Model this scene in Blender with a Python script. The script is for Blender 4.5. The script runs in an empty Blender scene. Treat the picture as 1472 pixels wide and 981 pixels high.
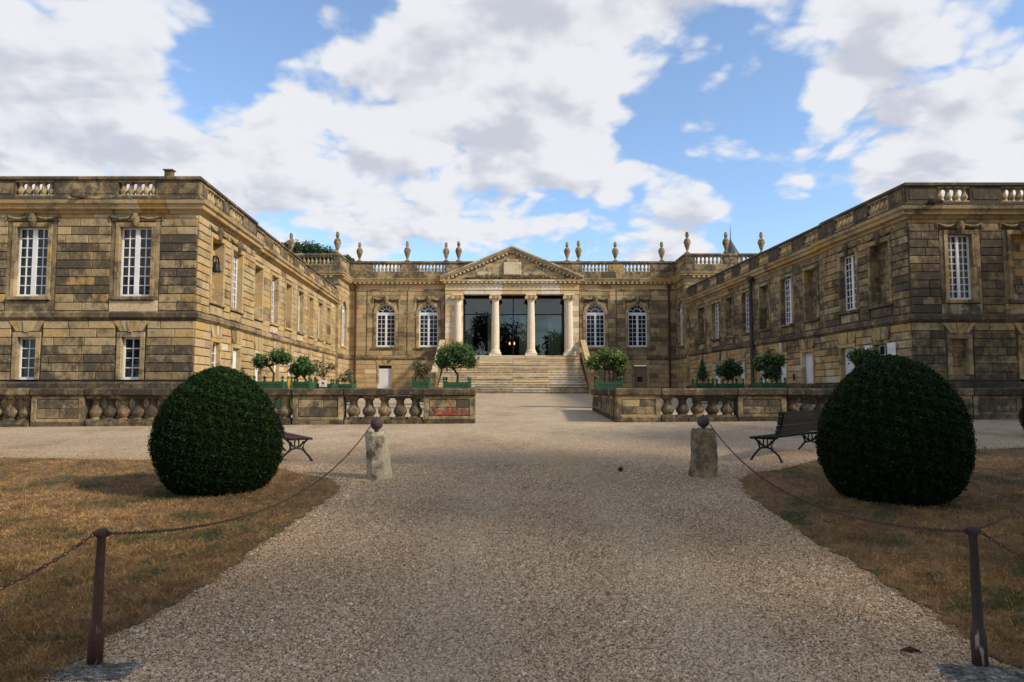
import bpy, math, random
import numpy as np
from mathutils import Vector, Matrix, Euler
random.seed(7); RNG = np.random.default_rng(11)
S = bpy.context.scene; COL = S.collection
EYE = 1.6                       # camera height; building heights below are measured from the eye level

# ------------------------------------------------------------------ camera
cam = bpy.data.cameras.new('camera'); camo = bpy.data.objects.new('camera', cam); COL.objects.link(camo)
cam.sensor_width = 36.0; cam.lens = 36.0*1000/1472; cam.clip_end = 5000; cam.clip_start = 0.05
PITCH = math.atan(0.0695)
camo.location = (0, 0, EYE); camo.rotation_euler = (math.pi/2+PITCH, 0, 0); S.camera = camo
cp, sp = math.cos(PITCH), math.sin(PITCH)
def U(px, py, Y):               # picture position + real distance -> x, height from eye
    a = (px-736)/1000; b = (490.5-py)/1000; t = Y/(cp-b*sp)
    return a*t, (sp+b*cp)*t
def dirpx(px, py):
    x, z = U(px, py, 1.0); return Vector((x, 1, z)).normalized()

# ------------------------------------------------------------------ light
SUN_TO = Vector((0.80, -0.36, 0.58)).normalized()
sun = bpy.data.lights.new('sun', 'SUN'); sun.energy = 4.6; sun.angle = math.radians(5.0); sun.color = (1, 0.90, 0.74)
suno = bpy.data.objects.new('sun', sun); COL.objects.link(suno)
suno.rotation_euler = SUN_TO.to_track_quat('Z', 'Y').to_euler()
S.view_settings.view_transform = 'Standard'; S.view_settings.look = 'None'
S.view_settings.exposure = 0.0; S.view_settings.gamma = 1.0
W = bpy.data.worlds.new('World'); S.world = W; W.use_nodes = True
nt = W.node_tree; nt.nodes.clear()
def N(tree, typ, **kw):
    n = tree.nodes.new(typ)
    for k, v in kw.items():
        if k == 'ins':
            for a, b in v.items(): n.inputs[a].default_value = b
        else: setattr(n, k, v)
    return n
def L(tree, a, b): tree.links.new(a, b)
def M(tree, op, a, b=None, c=None, clamp=False):
    n = tree.nodes.new('ShaderNodeMath'); n.operation = op; n.use_clamp = clamp
    for i, v in enumerate((a, b, c)):
        if v is None: continue
        if isinstance(v, (int, float)): n.inputs[i].default_value = v
        else: tree.links.new(v, n.inputs[i])
    return n.outputs[0]
def SM(tree, v, a, b, lo=0.0, hi=1.0):
    n = tree.nodes.new('ShaderNodeMapRange'); n.interpolation_type = 'SMOOTHSTEP'
    tree.links.new(v, n.inputs[0])
    for i, q in enumerate((a, b, lo, hi)): n.inputs[i+1].default_value = q
    return n.outputs[0]
def MIX(tree, f, a, b, mode='MIX'):
    n = tree.nodes.new('ShaderNodeMix'); n.data_type = 'RGBA'; n.blend_type = mode
    for i, v in ((0, f), (6, a), (7, b)):
        if isinstance(v, (int, float)): n.inputs[i].default_value = v
        elif isinstance(v, tuple): n.inputs[i].default_value = (v+(1,))[:4]
        else: tree.links.new(v, n.inputs[i])
    return n.outputs[2]
sky = N(nt, 'ShaderNodeTexSky', sky_type='NISHITA', sun_disc=False)
sky.sun_elevation = math.asin(SUN_TO.z); sky.sun_rotation = math.atan2(SUN_TO.x, SUN_TO.y)
sky.altitude = 50; sky.air_density = 1.0; sky.dust_density = 0.6; sky.ozone_density = 2.0
tc = N(nt, 'ShaderNodeTexCoord'); D = tc.outputs['Generated']
sep = N(nt, 'ShaderNodeSeparateXYZ'); L(nt, D, sep.inputs[0])
zz = M(nt, 'ADD', M(nt, 'MAXIMUM', sep.outputs[2], 0.0), 0.30)
cb = N(nt, 'ShaderNodeCombineXYZ')
L(nt, M(nt, 'DIVIDE', sep.outputs[0], zz), cb.inputs[0]); L(nt, M(nt, 'DIVIDE', sep.outputs[1], zz), cb.inputs[1])
cb.inputs[2].default_value = 3.7
def wnoise(scale, detail, rough, dist, off=(0, 0, 0)):
    mp = N(nt, 'ShaderNodeVectorMath', operation='ADD'); L(nt, cb.outputs[0], mp.inputs[0]); mp.inputs[1].default_value = off
    n = N(nt, 'ShaderNodeTexNoise', ins={'Scale': scale, 'Detail': detail, 'Roughness': rough, 'Distortion': dist})
    L(nt, mp.outputs[0], n.inputs['Vector']); return n.outputs[0]
def billow(off, full=True):
    a = wnoise(3.6, 8 if full else 4, 0.55, 0.2, off); w_ = N(nt, 'ShaderNodeTexNoise', ins={'Scale': 5.0, 'Detail': 3.0, 'Roughness': .5}); mp = N(nt, 'ShaderNodeVectorMath', operation='ADD'); L(nt, cb.outputs[0], mp.inputs[0]); mp.inputs[1].default_value = off
    L(nt, mp.outputs[0], w_.inputs['Vector']); wv = N(nt, 'ShaderNodeVectorMath', operation='SCALE'); L(nt, w_.outputs['Color'], wv.inputs[0]); wv.inputs[3].default_value = .16
    ps_ = N(nt, 'ShaderNodeVectorMath', operation='ADD'); L(nt, mp.outputs[0], ps_.inputs[0]); L(nt, wv.outputs[0], ps_.inputs[1])
    out = M(nt, 'MULTIPLY', M(nt, 'SUBTRACT', a, .5), 1.5)
    for sc_, amp_ in ((5.5, .50), (12.0, .28), (26.0, .14))[:3 if full else 1]:
        v = N(nt, 'ShaderNodeTexVoronoi', feature='F1', ins={'Scale': sc_}); L(nt, ps_.outputs[0], v.inputs['Vector'])
        out = M(nt, 'ADD', out, M(nt, 'MULTIPLY', M(nt, 'SUBTRACT', .50, v.outputs['Distance']), amp_))
    return out
n1 = billow((0, 0, 0)); n1s = billow((.045, -.055, .0), False); n2 = wnoise(1.0, 3, 0.5, 0.0, (4.1, 2.2, 0)); n3 = wnoise(1.9, 6, 0.5, 0.3, (-.10, .16, .3))
BLOBS = [(60, 60, 150, .16), (110, 190, 130, .22), (600, 50, 150, .22), (740, 110, 130, .26), (1000, 40, 95, .24),
 (430, 165, 90, .20), (360, 225, 80, .18), (560, 260, 150, .13), (900, 270, 110, .16), (860, 60, 100, .18), (1215, 70, 90, .30),
 (1330, 185, 120, .30), (1180, 310, 60, .14), (1450, 110, 60, .2), (1060, 205, 28, .2), (700, 320, 70, .22), (850, 320, 60, .16), (560, 310, 70, .16), (420, 300, 60, .16), (200, 235, 60, .14), (1000, 320, 50, .14), (650, 180, 130, .12), (230, 40, 60, .10), (900, 205, 70, .1),
 (350, 60, 70, -.34), (300, 130, 60, -.28), (430, 70, 50, -.2), (925, 140, 50, -.26), (1060, 130, 80, -.30), (1140, 230, 90, -.34), (1400, 10, 80, -.22),
 (640, 330, 60, -.16), (1080, 320, 60, -.2), (960, 190, 50, -.16), (820, 330, 50, -.12), (1130, 20, 60, -.2), (1030, 270, 60, -.1)]
bias = None
for (bx, by, br, amp) in BLOBS:
    d0 = dirpx(bx, by); r = br/1000.0
    dp = N(nt, 'ShaderNodeVectorMath', operation='DOT_PRODUCT'); L(nt, D, dp.inputs[0]); dp.inputs[1].default_value = d0
    v = SM(nt, dp.outputs['Value'], math.cos(r*1.45), 1.0, 0.0, amp)
    bias = v if bias is None else M(nt, 'ADD', bias, v)
dens = M(nt, 'ADD', M(nt, 'ADD', n1, M(nt, 'MULTIPLY', n2, 0.5)), M(nt, 'ADD', M(nt, 'MULTIPLY', bias, .80), .25))
alpha = SM(nt, dens, 0.38, 0.62)
thick = SM(nt, M(nt, 'ADD', M(nt, 'ADD', M(nt, 'MULTIPLY', dens, .8), M(nt, 'MULTIPLY', M(nt, 'SUBTRACT', n1s, n1), 1.9)), M(nt, 'MULTIPLY', M(nt, 'SUBTRACT', n3, 0.5), 1.3)), 0.42, 1.05)
ccol = MIX(nt, thick, (5.75, 5.80, 6.00), (4.0, 4.12, 4.6))
skyc = MIX(nt, .07, MIX(nt, 1.0, sky.outputs[0], (1.30, 1.44, 1.55), 'MULTIPLY'), (5.2, 5.3, 5.6))
fin = MIX(nt, M(nt, 'MULTIPLY', alpha, 0.96), skyc, ccol)
bg = N(nt, 'ShaderNodeBackground'); bg.inputs[1].default_value = 0.15; L(nt, fin, bg.inputs[0])
wo = N(nt, 'ShaderNodeOutputWorld'); L(nt, bg.outputs[0], wo.inputs[0])

# ------------------------------------------------------------------ materials
def newmat(name):
    m = bpy.data.materials.new(name); m.use_nodes = True; t = m.node_tree; t.nodes.clear()
    o = N(t, 'ShaderNodeOutputMaterial'); b = N(t, 'ShaderNodeBsdfPrincipled'); L(t, b.outputs[0], o.inputs[0])
    return m, t, b, o
def posn(t, scale, detail=5, rough=.6, sc=(1, 1, 1), dist=0.0):
    g = N(t, 'ShaderNodeNewGeometry'); v = N(t, 'ShaderNodeVectorMath', operation='MULTIPLY')
    L(t, g.outputs['Position'], v.inputs[0]); v.inputs[1].default_value = sc
    n = N(t, 'ShaderNodeTexNoise', ins={'Scale': scale, 'Detail': detail, 'Roughness': rough, 'Distortion': dist}); L(t, v.outputs[0], n.inputs['Vector'])
    return n.outputs[0]
def ramp(t, v, stops, mode='LINEAR'):
    r = N(t, 'ShaderNodeValToRGB'); L(t, v, r.inputs[0]); e = r.color_ramp.elements; r.color_ramp.interpolation = mode
    while len(e) < len(stops): e.new(.5)
    for q, (p, c) in zip(e, stops): q.position = p; q.color = (c+(1,))[:4]
    return r.outputs[0]
def bump(t, b, h, dist, strength=1.0):
    n = N(t, 'ShaderNodeBump', ins={'Strength': strength, 'Distance': dist}); L(t, h, n.inputs['Height']); L(t, n.outputs[0], b.inputs['Normal'])
def stone_material(name, dirtcol=(.062, .054, .043), pale=1.0, warm=1.0, con=1.0, hue=(1, 1, 1)):
    m, t, b, o = newmat(name)
    a = N(t, 'ShaderNodeAttribute', attribute_name='tint'); s = N(t, 'ShaderNodeSeparateColor'); L(t, a.outputs['Color'], s.inputs[0])
    k = pale*.86
    base = ramp(t, s.outputs[0], [(0, (.25*k, .19*k, .115*k)), (.3, (.42*k, .305*k, .155*k)), (.6, (.57*k, .43*k, .235*k)), (.8, (.58*k, .36*k, .125*k)), (1, (.72*k, .60*k, .40*k))])
    n1 = posn(t, 1.1, 6, .68); n2 = posn(t, 5.0, 6, .7, (1, 1, .8)); n3 = posn(t, 28, 4, .7); n4 = posn(t, 2.6, 4, .6, (1, 1, .3))
    def amp(v, k): return M(t, 'MULTIPLY', M(t, 'SUBTRACT', v, .5), k)
    d = M(t, 'ADD', M(t, 'ADD', amp(n1, 2.0*con), amp(n2, 2.1*con)), M(t, 'ADD', amp(n3, 1.7*con), s.outputs[1]))
    dm = SM(t, d, .12, 1.08, 0, .94)
    c = MIX(t, dm, base, dirtcol)
    # rust-ochre stains and pale lichen
    oc = M(t, 'MULTIPLY', SM(t, n4, .52, .72), .45); c = MIX(t, oc, c, MIX(t, .5, c, (.46*warm, .27, .09)))
    lich = M(t, 'MULTIPLY', SM(t, posn(t, 9, 5, .75), .60, .70), M(t, 'MULTIPLY', s.outputs[1], .6)); c = MIX(t, lich, c, (.42, .38, .31))
    fine = MIX(t, 1.0, c, ramp(t, n3, [(0.25, (.55, .55, .55)), (.75, (1.4, 1.4, 1.4))]), 'MULTIPLY')
    fine = MIX(t, 1.0, fine, hue, 'MULTIPLY')
    L(t, fine, b.inputs['Base Color']); b.inputs['Roughness'].default_value = .9; b.inputs['Specular IOR Level'].default_value = .15
    bump(t, b, M(t, 'ADD', M(t, 'MULTIPLY', posn(t, 14, 6, .7), 1.0), M(t, 'MULTIPLY', posn(t, 60, 3, .7), .4)), .035)
    return m
STONE = stone_material('limestone')
CSTONE = stone_material('smooth_ashlar', (.095, .074, .052), 1.06, 1, .5)
PALE = stone_material('clean_limestone', (.17, .145, .105), 1.22, 1, .7, (.94, 1.0, 1.16))
DARKST = stone_material('lichen_stone', (.040, .035, .029), .8)
def plain(name, col, rough=.6, metal=0.0, var=.25, scale=8, bmp=0.0, spec=.25):
    m, t, b, o = newmat(name); n = posn(t, scale, 5, .65)
    c = MIX(t, 1.0, (col[0], col[1], col[2]), ramp(t, n, [(.25, (1-var,)*3), (.75, (1+var,)*3)]), 'MULTIPLY')
    L(t, c, b.inputs['Base Color']); b.inputs['Roughness'].default_value = rough; b.inputs['Metallic'].default_value = metal
    b.inputs['Specular IOR Level'].default_value = spec
    if bmp: bump(t, b, posn(t, scale*6, 5, .7), bmp)
    return m
MORTAR = plain('mortar_joint', (.10, .078, .052), .95, var=.4, scale=5)
WHITE = plain('white_paint', (.70, .70, .68), .5, var=.16, scale=2.5)
WHITED = plain('door_white_paint', (.66, .66, .66), .5, var=.12, scale=3)
GREEN = plain('green_paint', (.026, .085, .040), .5, var=.3, scale=5)
BROWNP = plain('brown_downpipe_paint', (.075, .03, .02), .5, var=.3)
GREYP = plain('grey_downpipe_paint', (.045, .047, .052), .5, var=.3)
IRON = plain('cast_iron', (.018, .016, .016), .45, .3, .4, 20, .002)
SLAT_R = plain('red_brown_slats', (.030, .012, .010), .6, 0, .3, 9)
SLAT_B = plain('dark_slats', (.006, .005, .005), .9, 0, .3, 9)
SLATE = plain('roof_slate', (.045, .05, .062), .5, 0, .3, 3, .01)
DARKIN = plain('dark_interior', (.022, .022, .02), .9, var=.3)
CURT = plain('pale_curtain', (.34, .35, .28), .9, var=.2, scale=2)
NET = plain('net_curtain', (.38, .34, .29), .8, var=.2, scale=3)
ROOFM = plain('roof_zinc', (.16, .16, .16), .6, var=.2)
PAPER = plain('white_paper', (.7, .68, .66), .7, var=.05)
REDP = plain('red_paint', (.42, .045, .03), .7, var=.5, scale=30)
ORANGE = plain('orange_card', (.8, .32, .03), .7, var=.1)
BROWNC = plain('cone_brown', (.05, .03, .02), .9, var=.4, scale=60)
BRONZE = plain('old_bronze', (.02, .022, .018), .5, .5, .4)
SOIL = plain('soil', (.05, .035, .022), .95, var=.3)
WOODB = plain('brown_door_wood', (.23, .15, .085), .7, var=.3, scale=4)
def rusty(name, a, bb, f=.55):
    m, t, b, o = newmat(name); n = posn(t, 9, 6, .7, (1, 1, .35)); n2 = posn(t, 40, 4, .7)
    c = MIX(t, SM(t, n, .38, .62), a, bb); c = MIX(t, M(t, 'MULTIPLY', SM(t, posn(t, 15, 5, .6, (1, 1, .2)), .62, .68), f), c, (.42, .34, .27))
    c = MIX(t, 1.0, c, ramp(t, n2, [(.2, (.5,)*3), (.8, (1.4,)*3)]), 'MULTIPLY')
    L(t, c, b.inputs['Base Color']); b.inputs['Roughness'].default_value = .75; bump(t, b, n2, .006); return m
RUST = rusty('rusted_iron', (.045, .017, .011), (.075, .028, .016))
RUSTD = rusty('dark_rusted_iron', (.028, .018, .014), (.055, .028, .018), .8)
RUSTC = rusty('rusted_chain', (.04, .018, .011), (.085, .036, .02), 0)
RUSTB = rusty('rusted_ball', (.05, .035, .028), (.085, .05, .035), 0)
# window glass: dark glossy pane
m, t, b, o = newmat('window_glass'); GLASS = m
b.inputs['Base Color'].default_value = (.012, .014, .018, 1); b.inputs['Roughness'].default_value = .04; b.inputs['Specular IOR Level'].default_value = .45
n = posn(t, 2.5, 2, .5); bump(t, b, n, .01)
def sheet_glass(name, tint, fac):
    m, t, b, o = newmat(name); t.nodes.remove(b)
    tr = N(t, 'ShaderNodeBsdfTransparent'); tr.inputs[0].default_value = tint+(1,)
    gl = N(t, 'ShaderNodeBsdfGlossy'); gl.inputs['Roughness'].default_value = .012; gl.inputs[0].default_value = (.85, .95, .95, 1)
    mx = N(t, 'ShaderNodeMixShader'); mx.inputs[0].default_value = fac
    L(t, tr.outputs[0], mx.inputs[1]); L(t, gl.outputs[0], mx.inputs[2]); L(t, mx.outputs[0], o.inputs[0]); return m
PORTGLASS = sheet_glass('portico_glass', (.45, .54, .50), .10)
CURTGLASS = sheet_glass('clear_pane', (.85, .87, .86), .10)
m, t, b, o = newmat('lamp_glow'); GLOW = m; b.inputs['Base Color'].default_value = (.8, .4, .1, 1)
b.inputs['Emission Color'].default_value = (1, .42, .12, 1); b.inputs['Emission Strength'].default_value = 6
def leafmat(name, c1, c2, c3, tr=.15, spec=.35):
    m, t, b, o = newmat(name)
    a = N(t, 'ShaderNodeAttribute', attribute_name='tint'); s = N(t, 'ShaderNodeSeparateColor'); L(t, a.outputs['Color'], s.inputs[0])
    c = ramp(t, s.outputs[0], [(0, c1), (.6, c2), (1, c3)]); L(t, c, b.inputs['Base Color'])
    b.inputs['Roughness'].default_value = .5; b.inputs['Specular IOR Level'].default_value = spec
    b.inputs['Subsurface Weight'].default_value = 0.0
    tl = N(t, 'ShaderNodeBsdfTranslucent'); L(t, c, tl.inputs[0]); mx = N(t, 'ShaderNodeMixShader'); mx.inputs[0].default_value = tr
    L(t, b.outputs[0], mx.inputs[1]); L(t, tl.outputs[0], mx.inputs[2]); L(t, mx.outputs[0], o.inputs[0]); return m
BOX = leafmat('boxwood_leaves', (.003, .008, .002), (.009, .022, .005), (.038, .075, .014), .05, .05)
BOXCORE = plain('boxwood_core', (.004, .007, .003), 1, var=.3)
ORLEAF = leafmat('orange_tree_leaves', (.012, .035, .008), (.035, .09, .018), (.10, .19, .04), .2)
YLEAF = leafmat('yellow_green_leaves', (.03, .05, .01), (.08, .13, .022), (.20, .27, .05), .25)
DULLEAF = leafmat('dull_leaves', (.04, .05, .02), (.09, .10, .04), (.20, .19, .09), .2)
PINE = leafmat('pine_foliage', (.008, .022, .008), (.02, .05, .014), (.045, .09, .03), .1)
BARK = plain('bark', (.045, .03, .02), .9, var=.4, scale=10, bmp=.01)

# ground colours
m, t, b, o = newmat('gravel'); GRAVEL = m
g = N(t, 'ShaderNodeNewGeometry'); GP = g.outputs['Position']
def voro(scale, feat='F1'):
    v = N(t, 'ShaderNodeTexVoronoi', feature=feat, ins={'Scale': scale}); L(t, GP, v.inputs['Vector']); return v
v1 = voro(48); v2 = voro(26)
sc = N(t, 'ShaderNodeSeparateColor'); L(t, v1.outputs['Color'], sc.inputs[0])
PEB = [(0, (.16, .100, .055)), (.18, (.31, .208, .118)), (.4, (.47, .332, .202)), (.64, (.57, .417, .268)), (.82, (.67, .53, .37)), (.92, (.52, .29, .13)), (1, (.84, .75, .60))]
c = ramp(t, sc.outputs[0], PEB)
big = posn(t, .35, 5, .6); c = MIX(t, 1.0, c, ramp(t, big, [(.3, (.72, .70, .66)), (.7, (1.2, 1.18, 1.14))]), 'MULTIPLY')
sy = N(t, 'ShaderNodeSeparateXYZ'); L(t, GP, sy.inputs[0])
far = SM(t, sy.outputs[1], 9, 24); c = MIX(t, M(t, 'MULTIPLY', far, .75), c, MIX(t, SM(t, posn(t, 1.2, 6, .7), .35, .65), (.52, .395, .265), (.66, .53, .38)))
damp = SM(t, posn(t, .8, 5, .65, (1, .5, 1)), .54, .66); c = MIX(t, M(t, 'MULTIPLY', damp, .35), c, (.26, .175, .085))
# sandy worn patch in the middle of the crossing
pv = N(t, 'ShaderNodeVectorMath', operation='SUBTRACT'); L(t, GP, pv.inputs[0]); pv.inputs[1].default_value = (.75, 12.8, .3)
ps = N(t, 'ShaderNodeVectorMath', operation='MULTIPLY'); L(t, pv.outputs[0], ps.inputs[0]); ps.inputs[1].default_value = (.75, .38, 0)
pl = N(t, 'ShaderNodeVectorMath', operation='LENGTH'); L(t, ps.outputs[0], pl.inputs[0])
pf = SM(t, M(t, 'ADD', pl.outputs['Value'], M(t, 'MULTIPLY', posn(t, 2.2, 5, .7), 1.2)), .85, 1.5, .55, 0); c = MIX(t, pf, c, (.55, .39, .19))
c = MIX(t, 1.0, c, ramp(t, v1.outputs['Distance'], [(.3, (1.05,)*3), (.75, (.42,)*3)]), 'MULTIPLY')
L(t, c, b.inputs['Base Color']); b.inputs['Roughness'].default_value = .9; b.inputs['Specular IOR Level'].default_value = .1
bump(t, b, M(t, 'MULTIPLY', v1.outputs['Distance'], -1.0), .012, .9)
m, t, b, o = newmat('pebbles'); PEBM = m
oi = N(t, 'ShaderNodeObjectInfo'); c = ramp(t, oi.outputs['Random'], PEB)
c = MIX(t, 1.0, c, ramp(t, posn(t, .55, 5, .65, (1, .45, 1)), [(.3, (.74, .70, .66)), (.7, (1.22, 1.20, 1.16))]), 'MULTIPLY')
gg = N(t, 'ShaderNodeNewGeometry'); gs = N(t, 'ShaderNodeSeparateXYZ'); L(t, gg.outputs['Position'], gs.inputs[0])
tx = M(t, 'ABSOLUTE', M(t, 'SUBTRACT', M(t, 'ABSOLUTE', M(t, 'SUBTRACT', M(t, 'ADD', gs.outputs[0], M(t, 'MULTIPLY', posn(t, .5, 3, .5), 1.2)), 1.0)), .85))
c = MIX(t, SM(t, tx, .05, .6, .42, 0), c, MIX(t, .5, c, (.66, .54, .38))); L(t, MIX(t, 1.0, c, ramp(t, posn(t, 120, 3, .6), [(.3, (.8,)*3), (.7, (1.15,)*3)]), 'MULTIPLY'), b.inputs['Base Color']); b.inputs['Roughness'].default_value = .85; b.inputs['Specular IOR Level'].default_value = .12
def grass_colour(t):
    n1 = posn(t, .9, 5, .65); n2 = posn(t, 4.5, 5, .65); n3 = posn(t, 30, 3, .6)
    dry = MIX(t, SM(t, n2, .35, .65), (.165, .092, .036), (.38, .225, .088))
    gr = SM(t, M(t, 'ADD', M(t, 'MULTIPLY', n1, .7), M(t, 'MULTIPLY', n2, .5)), .615, .69)
    c = MIX(t, M(t, 'MULTIPLY', gr, .85), dry, (.038, .058, .014))
    return MIX(t, 1.0, c, ramp(t, n3, [(.25, (.6,)*3), (.75, (1.35,)*3)]), 'MULTIPLY')
m, t, b, o = newmat('dry_turf'); TURF = m
L(t, MIX(t, 1.0, grass_colour(t), (.75, .72, .7), 'MULTIPLY'), b.inputs['Base Color']); b.inputs['Roughness'].default_value = .95; bump(t, b, posn(t, 35, 5, .7), .04)
m, t, b, o = newmat('dry_grass_blades'); BLADE = m
oi = N(t, 'ShaderNodeObjectInfo')
L(t, MIX(t, 1.0, grass_colour(t), ramp(t, oi.outputs['Random'], [(0, (.6, .6, .6)), (1, (1.55, 1.5, 1.4))]), 'MULTIPLY'), b.inputs['Base Color']); b.inputs['Roughness'].default_value = .9; b.inputs['Specular IOR Level'].default_value = .1

# ------------------------------------------------------------------ object helpers
def put(o, parent=None):
    COL.objects.link(o)
    if parent is not None: o.parent = parent
    return o
def thing(name, label, cat, loc=(0, 0, 0), rz=0, group=None):
    o = bpy.data.objects.new(name, None); o.location = loc; o.rotation_euler = (0, 0, rz)
    o['label'] = label; o['category'] = cat
    if group: o['group'] = group
    return put(o)
def tag(o, label, cat, group=None):
    o['label'] = label; o['category'] = cat
    if group: o['group'] = group
    return o
class MB:
    def __init__(s): s.v = []; s.f = []; s.t = []
    def add(s, vs, fs, tint=(.5, .5, .5)):
        k = len(s.v); s.v += [tuple(v) for v in vs]; s.f += [tuple(i+k for i in f) for f in fs]; s.t += [tint]*len(vs)
    def mesh(s, name, mat, smooth=False):
        me = bpy.data.meshes.new(name); me.from_pydata(s.v, [], s.f)
        at = me.attributes.new('tint', 'FLOAT_COLOR', 'POINT')
        arr = np.ones((len(s.v), 4), np.float32); arr[:, :3] = np.array(s.t, np.float32).reshape(-1, 3) if s.v else 0
        at.data.foreach_set('color', arr.ravel())
        if smooth: me.polygons.foreach_set('use_smooth', [True]*len(me.polygons))
        if mat: me.materials.append(mat)
        me.update(); return me
    def build(s, name, mat, parent=None, smooth=False, stuff=False):
        o = bpy.data.objects.new(name, s.mesh(name, mat, smooth))
        if stuff: o['kind'] = 'stuff'
        return put(o, parent)
class Pieces(MB):
    """every added stone becomes a part of its own until the limit; the rest is one joined part"""
    def __init__(s, name, mat, parent, limit=280): MB.__init__(s); s.nm = name; s.mat = mat; s.par = parent; s.left = limit
    def add(s, vs, fs, tint=(.5, .5, .5)):
        if s.left > 0:
            s.left -= 1; m = MB(); m.add(vs, fs, tint); m.build(s.nm, s.mat, s.par)
        else: MB.add(s, vs, fs, tint)
    def build(s, *a, **k):
        if s.v: return MB.build(s, s.nm+'s', s.mat, s.par, stuff=True)
def shared(name, me, parent, loc=(0, 0, 0), rz=0, scale=(1, 1, 1)):
    o = bpy.data.objects.new(name, me); o.location = loc; o.rotation_euler = (0, 0, rz); o.scale = scale
    return put(o, parent)
BF = [(0, 1, 2, 3), (7, 6, 5, 4), (0, 4, 5, 1), (1, 5, 6, 2), (2, 6, 7, 3), (3, 7, 4, 0)]
class Frame:
    """wall frame: s runs along the wall, n points outward, z is height from the eye level"""
    def __init__(f, ox, oy, dx, dy, nx, ny):
        l = math.hypot(dx, dy); f.o = (ox, oy); f.d = (dx/l, dy/l)
        l = math.hypot(nx, ny); f.n = (nx/l, ny/l)
        f.ang = math.atan2(f.d[1], f.d[0])
    def P(f, s, n, z): return (f.o[0]+f.d[0]*s+f.n[0]*n, f.o[1]+f.d[1]*s+f.n[1]*n, z+EYE)
    def shift(f, s, n): p = f.P(s, n, 0); return Frame(p[0], p[1], *f.d, *f.n)
def rt(d=.5, tone=None): return (min(1, max(0, (random.gauss(.5, .2) if tone is None else random.gauss(tone, .17)))), min(1.25, max(0, random.gauss(d, .15))), random.random())
def box(mb, F, s0, s1, n0, n1, z0, z1, tint=None):
    P = F.P
    mb.add([P(s0, n0, z0), P(s1, n0, z0), P(s1, n1, z0), P(s0, n1, z0), P(s0, n0, z1), P(s1, n0, z1), P(s1, n1, z1), P(s0, n1, z1)], BF, tint or rt())
def block(mb, F, s0, s1, z0, z1, n0, n1, tint, c=.012):
    P = F.P; j = lambda: random.uniform(-.003, .003)
    v = [P(s0, n0, z0), P(s1, n0, z0), P(s1, n0, z1), P(s0, n0, z1)]
    m_ = n1-c
    v += [P(s0, m_, z0), P(s1, m_, z0), P(s1, m_, z1), P(s0, m_, z1)]
    v += [P(s0+c, n1+j(), z0+c), P(s1-c, n1+j(), z0+c), P(s1-c, n1+j(), z1-c), P(s0+c, n1+j(), z1-c)]
    fs = []
    for a, b_ in ((0, 4), (4, 8)):
        for i in range(4): k = (i+1) % 4; fs.append((a+i, a+k, b_+k, b_+i))
    fs.append((8, 9, 10, 11)); mb.add(v, fs, tint)
def cut(iv, a, b_):
    out = []
    for (x, y) in iv:
        if b_ <= x or a >= y: out.append((x, y)); continue
        if a > x: out.append((x, a))
        if b_ < y: out.append((b_, y))
    return out
def backing(mb, F, s0, s1, z0, z1, holes, n0=-.35, n1=0.0, tint=(.3, .7, .5)):
    """thick wall made of boxes round the openings"""
    holes = [(a-.09, b_+.09, c-.09, d+.09) for a, b_, c, d in holes]
    ss = sorted({s0, s1} | {h[0] for h in holes} | {h[1] for h in holes}); ss = [s for s in ss if s0 <= s <= s1]
    for a, b_ in zip(ss, ss[1:]):
        iv = [(z0, z1)]
        for h in holes:
            if h[0] < b_-1e-6 and h[1] > a+1e-6: iv = cut(iv, h[2], h[3])
        for (p, q) in iv:
            if q-p > .001: box(mb, F, a, b_, n0, n1, p, q, tint)
class Clad:
    """collects the dressed blocks of one building: the first `limit` become single parts, the rest one joined part"""
    def __init__(c, parent, mat, limit): c.parent = parent; c.mat = mat; c.limit = limit; c.n = 0; c.rest = MB()
    def block(c, F, s0, s1, z0, z1, n0, n1, tint, ch=.012, single=True):
        if s1-s0 < .05 or z1-z0 < .04: return
        if single and c.n < c.limit:
            mb = MB(); block(mb, F, s0, s1, z0, z1, n0, n1, tint, ch); mb.build('stone_block', c.mat, c.parent); c.n += 1
        else: block(c.rest, F, s0, s1, z0, z1, n0, n1, tint, ch)
    def done(c):
        if c.rest.v: c.rest.build('ashlar_facing', c.mat, c.parent, stuff=True)
    def field(c, F, s0, s1, z0, z1, holes, ch, dirt, tone=None, depth=.045, hg=.018, vg=.008, bl=(.55, 1.15), single=True, n0=0.0, jit=.006):
        rows = max(1, round((z1-z0)/ch)); h = (z1-z0)/rows
        for r in range(rows):
            a, b_ = z0+r*h, z0+(r+1)*h
            parts = [(s0, s1, a, b_)]
            for H in holes:
                np_ = []
                for (p, q, zl, zh) in parts:
                    if H[1] <= p or H[0] >= q or H[3] <= zl+.001 or H[2] >= zh-.001: np_.append((p, q, zl, zh)); continue
                    if H[0] > p: np_.append((p, H[0], zl, zh))
                    if H[1] < q: np_.append((H[1], q, zl, zh))
                    lo, hi = max(p, H[0]), min(q, H[1])
                    if H[2] > zl+.05: np_.append((lo, hi, zl, H[2]))
                    if H[3] < zh-.05: np_.append((lo, hi, H[3], zh))
                parts = np_
            for (p, q, zl, zh) in parts:
                x = p; first = True
                while x < q-.02:
                    w = random.uniform(*bl)
                    if first and r % 2: w *= .6
                    first = False
                    e = x+w
                    if q-e < bl[0]*.45: e = q
                    zc = (zl+zh)/2; sc_ = (x+e)/2
                    d = dirt(sc_, zc) if callable(dirt) else dirt
                    tn = tone(sc_, zc) if callable(tone) else tone
                    c.block(F, x+vg/2, e-vg/2, zl+hg/2, zh-hg/2, n0, n0+depth+random.uniform(-jit, jit), rt(d, tn), single=single)
                    x = e
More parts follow.
